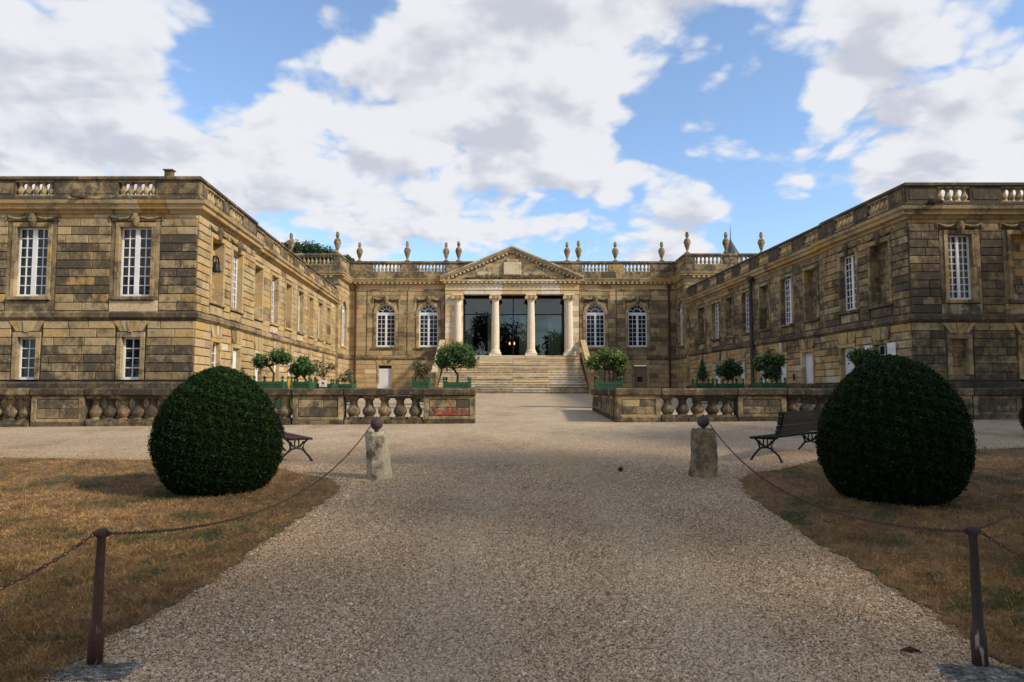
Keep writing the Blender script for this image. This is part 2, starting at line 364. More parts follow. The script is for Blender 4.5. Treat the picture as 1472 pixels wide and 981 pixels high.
def lathe(mb, cx, cy, z0, prof, segs=12, tint=(.5, .5, .5), sx=1, sy=1):
    vs = []; fs = []; n = len(prof)
    for (r, z) in prof:
        for i in range(segs):
            a = 2*math.pi*i/segs; vs.append((cx+r*sx*math.cos(a), cy+r*sy*math.sin(a), z0+z))
    for j in range(n-1):
        for i in range(segs):
            k = (i+1) % segs; fs.append((j*segs+i, j*segs+k, (j+1)*segs+k, (j+1)*segs+i))
    fs.append(tuple(range(segs-1, -1, -1))); fs.append(tuple((n-1)*segs+i for i in range(segs)))
    mb.add(vs, fs, tint)
def tube(mb, pts, rad, segs=6, tint=(.5, .5, .5), cap=True):
    pts = [Vector(p) for p in pts]; n = len(pts); vs = []; fs = []
    for i, p in enumerate(pts):
        d = (pts[min(i+1, n-1)]-pts[max(i-1, 0)]).normalized()
        up = Vector((0, 0, 1)) if abs(d.z) < .9 else Vector((1, 0, 0))
        a = d.cross(up).normalized(); b_ = a.cross(d).normalized(); r = rad[i] if isinstance(rad, (list, tuple)) else rad
        for k in range(segs):
            t_ = 2*math.pi*k/segs; vs.append(p+a*(r*math.cos(t_))+b_*(r*math.sin(t_)))
    for j in range(n-1):
        for i in range(segs):
            k = (i+1) % segs; fs.append((j*segs+i, j*segs+k, (j+1)*segs+k, (j+1)*segs+i))
    if cap: fs.append(tuple(range(segs-1, -1, -1))); fs.append(tuple((n-1)*segs+i for i in range(segs)))
    mb.add(vs, fs, tint)
def prism(mb, F, poly, n0, n1, tint=None):
    """poly of (s,z) extruded from n0 to n1"""
    k = len(poly); vs = [F.P(s, n0, z) for s, z in poly]+[F.P(s, n1, z) for s, z in poly]
    fs = [tuple(range(k)), tuple(range(2*k-1, k-1, -1))]+[(i, (i+1) % k, k+(i+1) % k, k+i) for i in range(k)]
    mb.add(vs, fs, tint or rt())
def sweep(mb, path, prof, side, chunk=.95, gap=.008, dirt=.5, tone=None, z0=0.0, only=None):
    """profile (n,z) swept along a plan polyline in stone lengths, mitred at corners"""
    P = [Vector(p) for p in path]; nrm = []
    for a, b_ in zip(P, P[1:]):
        d = (b_-a).normalized(); nrm.append(Vector((d.y, -d.x))*side)
    off = []
    for i in range(len(P)):
        if i == 0: off.append(nrm[0])
        elif i == len(P)-1: off.append(nrm[-1])
        else:
            m_ = (nrm[i-1]+nrm[i]); m_.normalize(); off.append(m_/max(.3, m_.dot(nrm[i])))
    k = len(prof)
    for i, (a, b_) in enumerate(zip(P, P[1:])):
        Ln = (b_-a).length; m_ = max(1, round(Ln/chunk)); g_ = gap/2/Ln if Ln > .05 else 0
        for j in range(m_):
            u0, u1 = j/m_, (j+1)/m_
            q0 = u0+(g_ if j else 0); q1 = u1-(g_ if j < m_-1 else 0)
            vs = []
            for u in (q0, q1):
                c_ = a.lerp(b_, u)
                o_ = nrm[i] if 0 < u < 1 else (off[i] if u <= 0 else off[i+1])
                if m_ > 1 and 0 < u < 1: o_ = nrm[i]
                for (n_, z_) in prof: p = c_+o_*n_; vs.append((p.x, p.y, z_+z0+EYE))
            fs = [(x, (x+1) % k, k+(x+1) % k, k+x) for x in range(k)]+[tuple(range(k-1, -1, -1)), tuple(range(k, 2*k))]
            mb.add(vs, fs, rt(dirt[i] if isinstance(dirt, (list, tuple)) else dirt, tone[i] if isinstance(tone, (list, tuple)) else tone))

# baluster profiles (unit height 1)
def bal_prof(h, r):
    q = [(.95, 0), (.95, .09), (.74, .11), (.66, .15), (.86, .22), (1.0, .31), (.98, .40), (.76, .50), (.60, .60), (.55, .70), (.58, .80), (.74, .83), (.74, .87), (.9, .90), (.9, 1.0)]
    return [(a*r, z*h) for a, z in q]
def bal_mesh(name, h, r, mat, segs=10, tint=(.5, .5, .5), sq=True):
    mb = MB(); pr = bal_prof(h, r)
    lathe(mb, 0, 0, 0, pr[1:-1], segs, tint)
    if sq:
        F0 = Frame(0, 0, 1, 0, 0, -1)
        box(mb, F0, -r, r, -r, r, -EYE, .09*h-EYE, tint); box(mb, F0, -r, r, -r, r, .9*h-EYE, h-EYE, tint)
    return mb.mesh(name, mat, False)
BAL_HI = [bal_mesh('roof_baluster', .56, .122, STONE, 8, (random.uniform(.35, .7), random.uniform(.3, .6), .5)) for _ in range(4)]
BAL_CE = [bal_mesh('tall_roof_baluster', .62, .115, STONE, 8, (random.uniform(.4, .7), random.uniform(.35, .6), .5)) for _ in range(3)]

# ------------------------------------------------------------------ windows and doors
def window(F, sc_, w, z0, z1, parent, cols=2, rows=7, n=-.20, leaves=2, arch=False, single=False, curtain=False, frame=.055, shutter=False):
    """white wooden window with muntins; s centre sc_, frame front at depth n"""
    s0, s1 = sc_-w/2, sc_+w/2; mb = MB(); wt = (.5, .1, .5); t_ = .05
    ztop = z1-w/2 if arch else z1
    fr = frame
    box(mb, F, s0, s0+fr, n-t_, n, z0, ztop, wt); box(mb, F, s1-fr, s1, n-t_, n, z0, ztop, wt)
    box(mb, F, s0+fr, s1-fr, n-t_, n+.012, z0, z0+fr*1.6, wt); box(mb, F, s0+fr, s1-fr, n-t_, n, ztop-fr*(1.6 if arch else 1), ztop+(fr if arch else 0), wt)
    zl, zh = z0+fr*1.6, ztop-fr*(1.6 if arch else 1)
    panes = []
    inner0, inner1 = s0+fr, s1-fr
    if leaves == 2:
        mid = (.15 if rows < 9 else .09) if w > .8 else .06
        box(mb, F, sc_-mid/2, sc_+mid/2, n-t_, n+.015, zl, zh, wt)
        spans = [(inner0, sc_-mid/2), (sc_+mid/2, inner1)]
    else: spans = [(inner0, inner1)]
    bar = .030
    for (a, b_) in spans:
        cw = (b_-a-bar*(cols-1))/cols
        for c_ in range(1, cols):
            x = a+c_*cw+(c_-1)*bar; box(mb, F, x, x+bar, n-t_, n-.006, zl, zh, wt)
        ch_ = (zh-zl-bar*(rows-1))/rows
        for r_ in range(1, rows):
            z = zl+r_*ch_+(r_-1)*bar; box(mb, F, a, b_, n-t_+.004, n-.010, z, z+bar, wt)
        for c_ in range(cols):
            for r_ in range(rows):
                panes.append((a+c_*(cw+bar), zl+r_*(ch_+bar), cw, ch_))
    if arch:
        R = w/2; K = 14
        pts = [(sc_+R*math.cos(math.pi*i/K), ztop+R*math.sin(math.pi*i/K)) for i in range(K+1)]
        pin = [(sc_+(R-fr)*math.cos(math.pi*i/K), ztop+(R-fr)*math.sin(math.pi*i/K)) for i in range(K+1)]
        for i in range(K): prism(mb, F, [pts[i], pts[i+1], pin[i+1], pin[i]], n-t_, n, wt)
        for r_, th in ((R*.42, .03),):
            for i in range(K):
                a0, a1 = math.pi*i/K, math.pi*(i+1)/K
                prism(mb, F, [(sc_+q*math.cos(a), ztop+fr+q*.9*math.sin(a)) for q, a in ((r_, a0), (r_, a1), (r_-th, a1), (r_-th, a0))], n-t_, n-.008, wt)
        for i in range(1, 6):
            a = math.pi*i/6; dx, dz = math.cos(a), math.sin(a); q0, q1 = R*.42, R-fr/2; h_ = .016
            prism(mb, F, [(sc_+dx*q0-dz*h_, ztop+fr+dz*q0*.9+dx*h_), (sc_+dx*q1-dz*h_, ztop+dz*q1+dx*h_), (sc_+dx*q1+dz*h_, ztop+dz*q1-dx*h_), (sc_+dx*q0+dz*h_, ztop+fr+dz*q0*.9-dx*h_)], n-t_, n-.005, wt)
        gm = MB(); gm.add([F.P(s, n-.04, z) for s, z in pts], [tuple(range(len(pts)))], wt)
    win = mb.build('window', WHITE, parent)
    gmat = CURTGLASS if curtain else GLASS
    if single:
        cw, ch_ = panes[0][2], panes[0][3]; pm = MB(); pm.add([(0, 0, 0), (cw, 0, 0), (cw, 0, ch_), (0, 0, ch_)], [(0, 1, 2, 3)])
        me = pm.mesh('pane', gmat)
        for (a, z, _, _) in panes:
            o_ = bpy.data.objects.new('pane', me); p = F.P(a, n-.035, z); o_.location = p
            o_.rotation_euler = (random.uniform(-.006, .006), 0, F.ang+random.uniform(-.006, .006)); put(o_, win)
    else:
        pm = MB()
        for (a, z, cw, ch_) in panes:
            e = random.uniform(-.004, .004); pm.add([F.P(a, n-.035, z), F.P(a+cw, n-.035+e, z), F.P(a+cw, n-.035-e, z+ch_), F.P(a, n-.035, z+ch_)], [(0, 1, 2, 3)])
        pm.build('glazing', gmat, win)
    if arch: gm.build('fanlight_glass', GLASS, win)
    if curtain:
        cm = MB()
        for a, b_ in ((s0+.02, sc_-.02), (sc_+.02, s1-.02)):
            K = 14
            for i in range(K):
                x0, x1 = a+(b_-a)*i/K, a+(b_-a)*(i+1)/K; o0, o1 = .015*(i % 2), .015*((i+1) % 2)
                cm.add([F.P(x0, n-.16+o0, z0), F.P(x1, n-.16+o1, z0), F.P(x1, n-.16+o1, z1), F.P(x0, n-.16+o0, z1)], [(0, 1, 2, 3)])
        cm.build('net_curtain', NET, win)
        bm_ = MB(); box(bm_, F, s0-.05, s1+.05, n-.5, n-.45, z0-.05, z1+.05); bm_.build('dark_room', DARKIN, win)
    return win
def door(F, sc_, w, z0, z1, parent, mat=None, n=-.16, handle=True):
    mb = MB(); box(mb, F, sc_-w/2, sc_+w/2, n-.05, n, z0, z1, (.5, .1, .5))
    for (a, b_, c_, d_) in ((-.42, .42, .05, .42), (-.42, .42, .48, .95)):
        y0, y1 = z0+(z1-z0)*c_, z0+(z1-z0)*d_
        box(mb, F, sc_+w*a, sc_+w*b_, n+.0005, n+.012, y0, y0+.03, (.5, .1, .5)); box(mb, F, sc_+w*a, sc_+w*b_, n+.0005, n+.012, y1-.03, y1, (.5, .1, .5))
        box(mb, F, sc_+w*a, sc_+w*a+.03, n+.0005, n+.012, y0+.03, y1-.03, (.5, .1, .5)); box(mb, F, sc_+w*b_-.03, sc_+w*b_, n+.0005, n+.012, y0+.03, y1-.03, (.5, .1, .5))
    d = mb.build('door', mat or WHITED, parent)
    if handle:
        hm = MB(); p = F.P(sc_+w*.36, n+.04, z0+1.05); lathe(hm, p[0], p[1], p[2], [(.01, -.03), (.03, -.01), (.03, .02), (.01, .04)], 8); hm.build('door_knob', IRON, d)
    return d
def surround(mb, F, sc_, w, z0, z1, fw=.17, n0=0.0, n1=.065, dirt=.35, tone=.62, sill=True, crosset=0.0):
    a, b_ = sc_-w/2, sc_+w/2; nb = 4 if z1-z0 > 1.6 else 2
    for i in range(nb):
        y0, y1 = z0+(z1-z0)*i/nb, z0+(z1-z0)*(i+1)/nb
        for p, q in ((a-fw, a), (b_, b_+fw)):
            block(mb, F, p, q, y0+.003, y1-.003, n0-.28, n1, rt(dirt, tone), .008)
    block(mb, F, a-fw-crosset, b_+fw+crosset, z1+.003, z1+fw+.02, n0-.28, n1+.006, rt(dirt, tone), .008)
    if sill: block(mb, F, a-fw-.05, b_+fw+.05, z0-.12, z0-.003, n0-.28, n1+.07, rt(dirt+.3, tone), .01)
def flat_arch(F, sc_, w, z0, z1, parent, dirt, n0=0.0, n1=.075, k=5, single=False):
    """splayed voussoirs over an opening"""
    sp_ = .24; rest = MB()
    for i in range(k):
        g_ = .008
        b0, b1 = sc_-w/2+w*i/k+g_, sc_-w/2+w*(i+1)/k-g_
        W2 = w+2*sp_; t0, t1 = sc_-W2/2+W2*i/k+g_, sc_-W2/2+W2*(i+1)/k-g_
        e = .03 if i == k//2 else 0
        mb = MB() if single else rest
        prism(mb, F, [(b0, z0-e), (b1, z0-e), (t1, z1-.01), (t0, z1-.01)], n0, n1+e, rt(dirt, .62))
        if single: mb.build('voussoir', STONE, parent)
    if not single: rest.build('flat_arch', STONE, parent)
def mask_swag(F, sc_, w, zc, parent, scale=1.0):
    """carved mask keystone with a garland to each side"""
    mb = MB(); c = scale; p = F.P(sc_, .10, zc)
    lathe(mb, p[0], p[1], p[2], [(.05*c, -.30*c), (.10*c, -.25*c), (.13*c, -.12*c), (.17*c, 0), (.17*c, .12*c), (.12*c, .2*c), (.14*c, .24*c), (.08*c, .28*c)], 9, (.35, .75, .5))
    for a, b_, r in ((-.06, .05, .03), (.06, .05, .03), (0, -.04, .04)):     # brow bosses and nose
        q = F.P(sc_+a*c, .10+.15*c, zc+b_*c); lathe(mb, q[0], q[1], q[2]-r*c, [(.01, 0), (r*c, r*c*.6), (r*c, r*c*1.4), (.01, 2*r*c)], 6, (.3, .7, .5))
    mb.build('carved_mask', STONE, parent, smooth=True)
    gm = MB()
    for sg in (-1, 1):
        pts = []; rad = []
        for i in range(9):
            u = i/8; s = sc_+sg*(.14*c+u*(w/2+.24)); z = zc+.17*c-.10*math.sin(math.pi*u)+.02*u
            pts.append(F.P(s, .08, z)); rad.append((.035+.03*math.sin(math.pi*u))*c+random.uniform(-.006, .006))
        tube(gm, pts, rad, 6, (.4, .55, .5))
        tube(gm, [F.P(sc_+sg*(.14*c+w/2+.24), .07, zc+.2*c), F.P(sc_+sg*(.14*c+w/2+.25), .07, zc-.04*c)], [.03*c, .02*c], 6, (.4, .6, .5))
    gm.build('carved_garland', STONE, parent, smooth=True)
def niche(C, F, sc_, w, z0, z1, dirt, tone, n=-.22, single=False):
    mb = MB(); box(mb, F, sc_-w/2-.06, sc_+w/2+.06, n-.12, n-.001, z0-.06, z1+.06, (.3, .7, .5)); mb.build('niche_back', MORTAR, C.parent)
    C.field(F, sc_-w/2-.04, sc_+w/2+.04, z0-.04, z1+.04, [], .30, dirt, tone, depth=.02, bl=(.35, .6), n0=n, single=single)

# ------------------------------------------------------------------ roof parapet
WCORN = [(0, 5.86), (.06, 5.88), (.09, 5.97), (.24, 6.0), (.26, 6.12), (.33, 6.16), (.36, 6.27), (.0, 6.31), (-.3, 6.31), (-.3, 5.86)]
def parapet(path, side, spec, parent, dz, hb, hp, hr, bals, dirt=.65, noff=.0, tone=.4):
    """spec: per path edge list of (u0,u1) metre ranges that hold balusters; the rest is solid pedestal with a sunk panel"""
    zb, zt = dz, dz+hb+hp
    mb = Pieces('parapet_base_stone', STONE, parent)
    sweep(mb, path, [(.06, zb), (.06, zb+hb-.02), (.03, zb+hb), (-.22, zb+hb), (-.22, zb)], side, 1.1, .006, dirt, tone)
    mb.build('parapet_base', STONE, parent)
    mb = Pieces('parapet_rail_stone', STONE, parent)
    sweep(mb, path, [(.05, zt), (.10, zt+.03), (.10, zt+hr-.03), (.06, zt+hr), (-.24, zt+hr), (-.28, zt+hr-.03), (-.28, zt+.03), (-.23, zt)], side, 1.3, .006, dirt+.15, tone)
    mb.build('parapet_rail', STONE, parent)
    for i, (a, b_) in enumerate(zip(path, path[1:])):
        a, b_ = Vector(a), Vector(b_); d = (b_-a); Ln = d.length; d.normalize(); nx = Vector((d.y, -d.x))*side
        F = Frame(a.x, a.y, d.x, d.y, nx.x, nx.y)
        ranges = sorted(spec[i]); cur = 0.0 if i == 0 else 0.0
        solids = []
        for (u0, u1) in ranges: solids.append((cur, u0)); cur = u1
        solids.append((cur, Ln))
        for (p, q) in solids:
            if q-p < .04: continue
            mb = MB(); z0, z1 = zb+hb, zt
            # corners: leave the mitre zone to one side only
            p2 = p+(.003 if p > 0 else (0 if i == 0 else .05)); q2 = q-.003 if q < Ln else q
            box(mb, F, p2, q2, -.20, .030, z0+.001, z1-.001, rt(dirt, tone))
            if q2-p2 > .5:
                m_ = .09; box(mb, F, p2+m_, q2-m_, .0302, .046, z0+.09, z1-.09, rt(dirt-.1, tone))
            mb.build('parapet_pedestal', STONE, parent)
        for (u0, u1) in ranges:
            k = max(3, round((u1-u0)/.27)); st = (u1-u0)/k
            for j in range(k):
                x = u0+st*(j+.5); pp = F.P(x, -.085, zb+hb+.002); me = random.choice(bals)
                o_ = shared('baluster', me, parent, pp, F.ang, (1, 1, (hp-.004)/(.56 if me in BAL_HI else .62)))

# ================================================================== LEFT WING
def wing(side_sign, name, label, A, B, jogS, frontX, winF, winG, nicheF, nicheG, sideSpec, dirtF, dirtS, cfg):
    """A: front corner (x,y); B: far end; front wall runs from A outward to frontX"""
    T = thing(name, label, 'building', (A[0], A[1], 0))
    T.location = (0, 0, 0)
    sx = side_sign                                     # -1 left wing, +1 right wing
    FF = Frame(A[0], A[1], sx, 0, 0, -1)
    dB = Vector((B[0]-A[0], B[1]-A[1])); LB = dB.length; d = dB.normalized()
    nrm = Vector((d.y, -d.x)); nrm = nrm if nrm.x*(-sx) > 0 else -nrm
    FS = Frame(A[0], A[1], d.x, d.y, nrm.x, nrm.y)     # court side
    FR = FS.shift(0, -.12)                             # rear stretch stands back a little
    Lf = abs(frontX-A[0]); C = Clad(T, STONE, 298)
    Z0, SB, ST, CT = -1.45, 2.28, 2.60, 5.86
    bk = MB(); tr = Pieces('surround_stone', STONE, T)
    # ---- front
    holes = [(c-w/2, c+w/2, a, b_) for (c, w, a, b_) in winF+winG+nicheF+nicheG]
    backing(bk, FF, .36, Lf, Z0, CT+.2, holes); box(bk, FF, -.0, .355, -.35, 0, Z0, CT+.2, (.3, .7, .5))
    up = [(c-w/2-.30, c+w/2+.30, a-.12, b_+.20) for (c, w, a, b_) in winF+nicheF]
    up2 = [(c-w/2-.30, c+w/2+.30, a-.62, a-.12) for (c, w, a, b_) in winF+nicheF]     # apron panels
    lo = [(c-w/2-.19, c+w/2+.19, a-.02, b_+.17) for (c, w, a, b_) in winG+nicheG]
    lo2 = [(c-w/2-.22, c+w/2+.22, b_+.17, SB) for (c, w, a, b_) in winG+nicheG]
    C.field(FF, .0, Lf, ST, CT-.14, up+up2, .283, dirtF, cfg['toneF'], depth=.05, hg=.024, vg=.020)
    C.field(FF, .0, Lf, .30, SB, lo+lo2, .283, dirtF, cfg['toneF'], depth=.05, hg=.024, vg=.020)
    C.field(FF, .0, Lf, CT-.14, CT, [], .14, .25, .7, depth=.03, hg=.01, vg=.01, single=False)
    for (c, w, a, b_) in winF+nicheF:
        surround(tr, FF, c, w, a, b_, .13, dirt=.5, tone=.5)
        for sg in (-1, 1):                             # plain strips flanking the surround
            x = c+sg*(w/2+.135+.08); box(tr, FF, x-.075, x+.075, 0, .04, a-.115, b_+.185, rt(.6, .45))
        block(tr, FF, c-w/2-.28, c+w/2+.28, a-.60, a-.135, 0, .055, rt(dirtF(c, a-.3), .75), .02)
        mask_swag(FF, c, w, b_+.22, T, .82)
    for (c, w, a, b_) in winG+nicheG:
        surround(tr, FF, c, w, a, b_, .15, dirt=.48, tone=.5, sill=False)
        flat_arch(FF, c, w+.1, b_+.2, SB, T, .3, single=True)
    for (c, w, a, b_) in winF: window(FF, c, w, a, b_, T, cfg['cols'], cfg['rows'], single=True, curtain=cfg['curtain'], n=-.11)
    for (c, w, a, b_) in winG: window(FF, c, w, a, b_, T, 2, 4, single=True, leaves=1, n=-.11)
    for (c, w, a, b_) in nicheF+nicheG: niche(C, FF, c, w, a, b_, .35 if sx < 0 else .45, .7)
    # plinth of the front
    pm = Pieces('plinth_stone', DARKST, T)
    sweep(pm, [(A[0]+sx*Lf, A[1]), A, (FS.P(LB, 0, 0)[0], FS.P(LB, 0, 0)[1])], [(.0, Z0), (.16, Z0), (.16, .18), (.12, .22), (.0, .26)], -sx, 1.0, .008, .95, .25)
    pm.build('plinth', DARKST, T)
    # ---- court side, ground floor + upper floor
    for (Fq, s0, s1, upn, upw, gl) in ((FS, .0, jogS, sideSpec['pn'], sideSpec['pw'], sideSpec['pg']), (FR, jogS, LB, sideSpec['rn'], sideSpec['rw'], sideSpec['rg'])):
        hs = [(c-.575, c+.575, 3.12, 5.36) for c in upn+upw]+[(c-w/2, c+w/2, a, b_) for (c, w, a, b_, k) in gl]
        pav = Fq is FS
        backing(bk, Fq, s0+(.36 if pav else 0), s1, Z0, CT+.2, hs)
        wv = (.17 if pav else .14)
        u = [(c-.575-wv, c+.575+wv, 3.0, 5.36+.19) for c in upn+upw]
        u2 = [(c-.575-wv, c+.575+wv, 2.62, 3.0) for c in upn+upw]
        l_ = [(c-w/2-.15, c+w/2+.15, a, b_+.17) for (c, w, a, b_, k) in gl]; l2 = [(c-w/2-.2, c+w/2+.2, b_+.17, SB) for (c, w, a, b_, k) in gl]
        C.field(Fq, s0, s1, ST, CT, u+u2, .283, dirtS, cfg['toneS'], depth=.05 if pav else .03, hg=.032 if pav else .012, vg=.010, single=pav)
        C.field(Fq, s0, s1, .26, SB, l_+l2, .283, cfg['dirtSG'], cfg['toneSG'], depth=.05, hg=.03, vg=.010, single=pav)
        for c in upn+upw:
            surround(tr, Fq, c, 1.15, 3.12, 5.36, wv-.02, dirt=dirtS(c, 4)*.9, tone=.5)
            block(tr, Fq, c-.62, c+.62, 2.64, 2.97, 0, .05, rt(dirtS(c, 3), .6), .02)
            if pav: mask_swag(Fq, c, 1.15, 5.58, T, .82)
        for c in upn: niche(C, Fq, c, 1.15, 3.12, 5.36, dirtS(c, 4), cfg['toneS'], n=-.30)
        for c in upw: window(Fq, c, 1.15, 3.12, 5.36, T, 2, 8, curtain=False, n=-.16, frame=.06)
        if not pav:                                    # flat pilaster strips between the bays
            cs = sorted(upn+upw)
            for x in [(a+b_)/2 for a, b_ in zip(cs, cs[1:])]:
                for sg in (-.30, .30):
                    box(tr, Fq, x+sg-.02, x+sg+.02, 0.0, .012, ST+.02, CT-.02, (.1, .95, .5))
        for (c, w, a, b_, k) in gl:
            surround(tr, Fq, c, w, a, b_, .13, dirt=.25, tone=.62, sill=False); flat_arch(Fq, c, w+.1, b_+.17, SB, T, .3 if sx < 0 else .4)
            if k == 'door': door(Fq, c, w-.01, a, b_, T, n=-.05)
            elif k == 'deep': door(Fq, c, w-.01, a, b_, T, n=-.13 if sx > 0 else -.09, handle=False)
            elif k == 'win': window(Fq, c, w, a, b_, T, 2, 4, n=-.10, leaves=1)
            else: niche(C, Fq, c, w, a, b_, .3, .7)
    bk.build('wall_core', MORTAR, T); tr.build('window_surrounds', STONE, T)
    C.done()
    # string course, cornice, parapet
    Pc = lambda F, s: tuple(F.P(s, 0, 0)[:2])
    path = [(A[0]+sx*Lf, A[1]), tuple(A), Pc(FS, jogS), Pc(FR, jogS), Pc(FR, LB)]
    sm = Pieces('string_course_stone', STONE, T); sweep(sm, path, [(0, SB), (.05, SB+.01), (.09, SB+.06), (.14, SB+.10), (.14, SB+.24), (.06, SB+.30), (0, ST)], -sx, .95, .008, [.95]+([.55]*3 if sx < 0 else [.85]*3), .35)
    sm.build('string_course', DARKST, T)
    cm = Pieces('cornice_stone', STONE, T); sweep(cm, path, WCORN, -sx, .95, .008, .28, .62); cm.build('cornice', STONE, T)
    dk = MB(); sweep(dk, path, [(.0, 6.312), (.27, 6.312), (.20, 6.345), (.0, 6.35)], -sx, 1.2, .006, 1.0, .1); dk.build('cornice_flashing', DARKST, T)
    parapet(path, -sx, cfg['par'], T, 6.35, .12, .54, .14, BAL_HI, dirt=cfg['pard'])
    # roof and outer walls
    outx = A[0]+sx*Lf
    rm = MB(); v = [(outx, A[1]+.35, 6.0+EYE), (A[0]+sx*.35, A[1]+.35, 6.0+EYE), (B[0]+sx*.4, B[1], 6.0+EYE), (outx, B[1], 6.0+EYE)]
    v2 = [(x, y, z+.15) for x, y, z in v]; rm.add(v+v2, BF); rm.build('roof', ROOFM, T)
    om = MB(); box(om, Frame(outx, A[1], 0, 1, sx, 0), .35, B[1]-A[1], 0, .35, Z0, 6.2); om.build('outer_wall', STONE, T)
    return T, FF, FS, FR
def dirt_left(s, z):
    if z > 5.25: return .25
    if z > 4.9: return .6 if s > 2.9 else .8
    if z > 3.1: return .98+.12*math.sin(z*7+s)-(.35 if math.sin(s*2.3+z*5.1)*math.sin(z*2.9-s) > .72 else 0)
    if z > 2.6: return .8 if (s*1.7) % 2 < 1.1 else .45
    if z > 1.6: return .18
    if z > 1.3: return .45
    return .84+.16*math.sin(z*9+s*2)
def dirt_right(s, z):
    if z > 5.5: return .75
    if z > 3.1: return .98
    if z > 2.6: return 1.0 if s < 1.2 else .7
    if z > 2.0: return .5
    return .92 if s < 1.2 else .85
LA, LB_ = (-10.53, 23.0), (-12.22, 48.35)
yl = lambda Y: (Y-23.0)/.9978
LW, LFF, LFS, LFR = wing(-1, 'left_wing', 'left wing of the stone mansion, its sunlit court wall carrying a bell', LA, LB_, yl(29.25), -22.6,
    [(2.05, 1.06, 3.08, 5.42), (5.50, 1.06, 3.08, 5.42), (8.97, 1.06, 3.08, 5.42)],
    [(2.08, .62, .32, 1.72), (5.53, .62, .32, 1.72), (8.97, .62, .32, 1.72)], [], [],
    dict(pn=[yl(24.83)], pw=[yl(27.0)], pg=[(yl(24.9), .75, .2, 1.68, 'win'), (yl(27.1), .85, -1.0, 1.6, 'deep')],
         rn=[yl(30.2+5.2*k) for k in range(4)], rw=[yl(32.8+5.2*k) for k in range(3)],
         rg=[(yl(30.4), .85, -1.0, 1.55, 'deep'), (yl(33.3), .85, -1.0, 1.55, 'deep'), (yl(36.0), .85, -1.0, 1.55, 'deep'), (yl(40.6), .8, .3, 1.5, 'blind'), (yl(44.5), .8, .3, 1.5, 'blind')]),
    dirt_left, lambda s, z: .22 if z < 5.3 else .12,  # court wall: low dirt level also paints in its sunlit side
    dict(toneF=.45, toneS=.55, toneSG=.66, dirtSG=.12, cols=2, rows=7, curtain=False, pard=.92,
         par=[[(22.6-10.53-6.15-.0, 22.6-10.53-4.87), (22.6-10.53-2.70, 22.6-10.53-1.42), (22.6-10.53-9.6, 22.6-10.53-8.3)], [(.75, 2.35), (3.0, 4.6)], [], [(.6+2.6*k, 1.9+2.6*k) for k in range(7)]]))
RA, RB_ = (13.66, 23.7), (12.25, 48.35)
yr = lambda Y: (Y-23.7)/.9983
RW, RFF, RFS, RFR = wing(1, 'right_wing', 'right wing of the stone mansion, shaded weathered walls with a grey downpipe', RA, RB_, yr(29.45), 22.6,
    [(1.75, .82, 3.06, 5.33)], [(4.02, .56, .345, 1.69)], [(3.95, .86, 3.06, 5.33)], [(1.60, .56, .50, 1.72)],
    dict(pn=[yr(25.35)], pw=[yr(27.5)], pg=[(yr(25.45), .78, .2, 1.64, 'win'), (yr(27.75), .95, -1.0, 1.66, 'deep')],
         rn=[yr(30.8+4.94*k) for k in range(4)], rw=[yr(33.2+4.9*k) for k in range(3)],
         rg=[(yr(31.3), 1.0, -1.0, 1.66, 'deep'), (yr(33.9), .95, -1.0, 1.64, 'deep'), (yr(36.1), 1.15, -1.0, 1.66, 'door'), (yr(39.0), .95, -1.0, 1.6, 'deep'), (yr(41.3), .8, .5, 1.5, 'blind'), (yr(42.9), 1.1, -1.0, 1.6, 'door'), (yr(45.4), .7, .5, 1.5, 'blind')]),
    dirt_right, lambda s, z: .52 if z > 4.6 else .68,  # court wall: besides grime, the dirt level paints in its shaded side
    dict(toneF=.42, toneS=.42, toneSG=.7, dirtSG=lambda s, z: .18 if z < 1.2 or s > 15 else .5, cols=2, rows=9, curtain=True, pard=1.12,
         par=[[(22.6-13.66-2.2, 22.6-13.66-1.05), (22.6-13.66-4.6, 22.6-13.66-3.3)], [(1.0, 2.3), (3.3, 4.7)], [], [(.6+2.55*k, 1.9+2.55*k) for k in range(7)]]))

# extras on the wings
mb = MB(); box(mb, LFF, .92, 1.18, -.15, .02, 7.15, 7.36, rt(.7, .4)); box(mb, LFF, .88, 1.22, -.19, .06, 7.362, 7.40, rt(.8, .3)); mb.build('chimney_stub', STONE, LW)
def gargoyle(F, s, parent):
    mb = MB(); pts = [F.P(s, .1, 6.40), F.P(s+.02, .3, 6.42), F.P(s+.05, .5, 6.37), F.P(s+.08, .68, 6.30)]
    tube(mb, pts, [.10, .12, .09, .055], 7, (.2, .9, .5)); tube(mb, [F.P(s-.13, .25, 6.46), F.P(s+.13, .25, 6.46)], [.03, .03], 6, (.2, .9, .5)); mb.build('gargoyle_spout', DARKST, parent, smooth=True)
gargoyle(LFF, 3.75, LW); gargoyle(RFF, .75, RW)
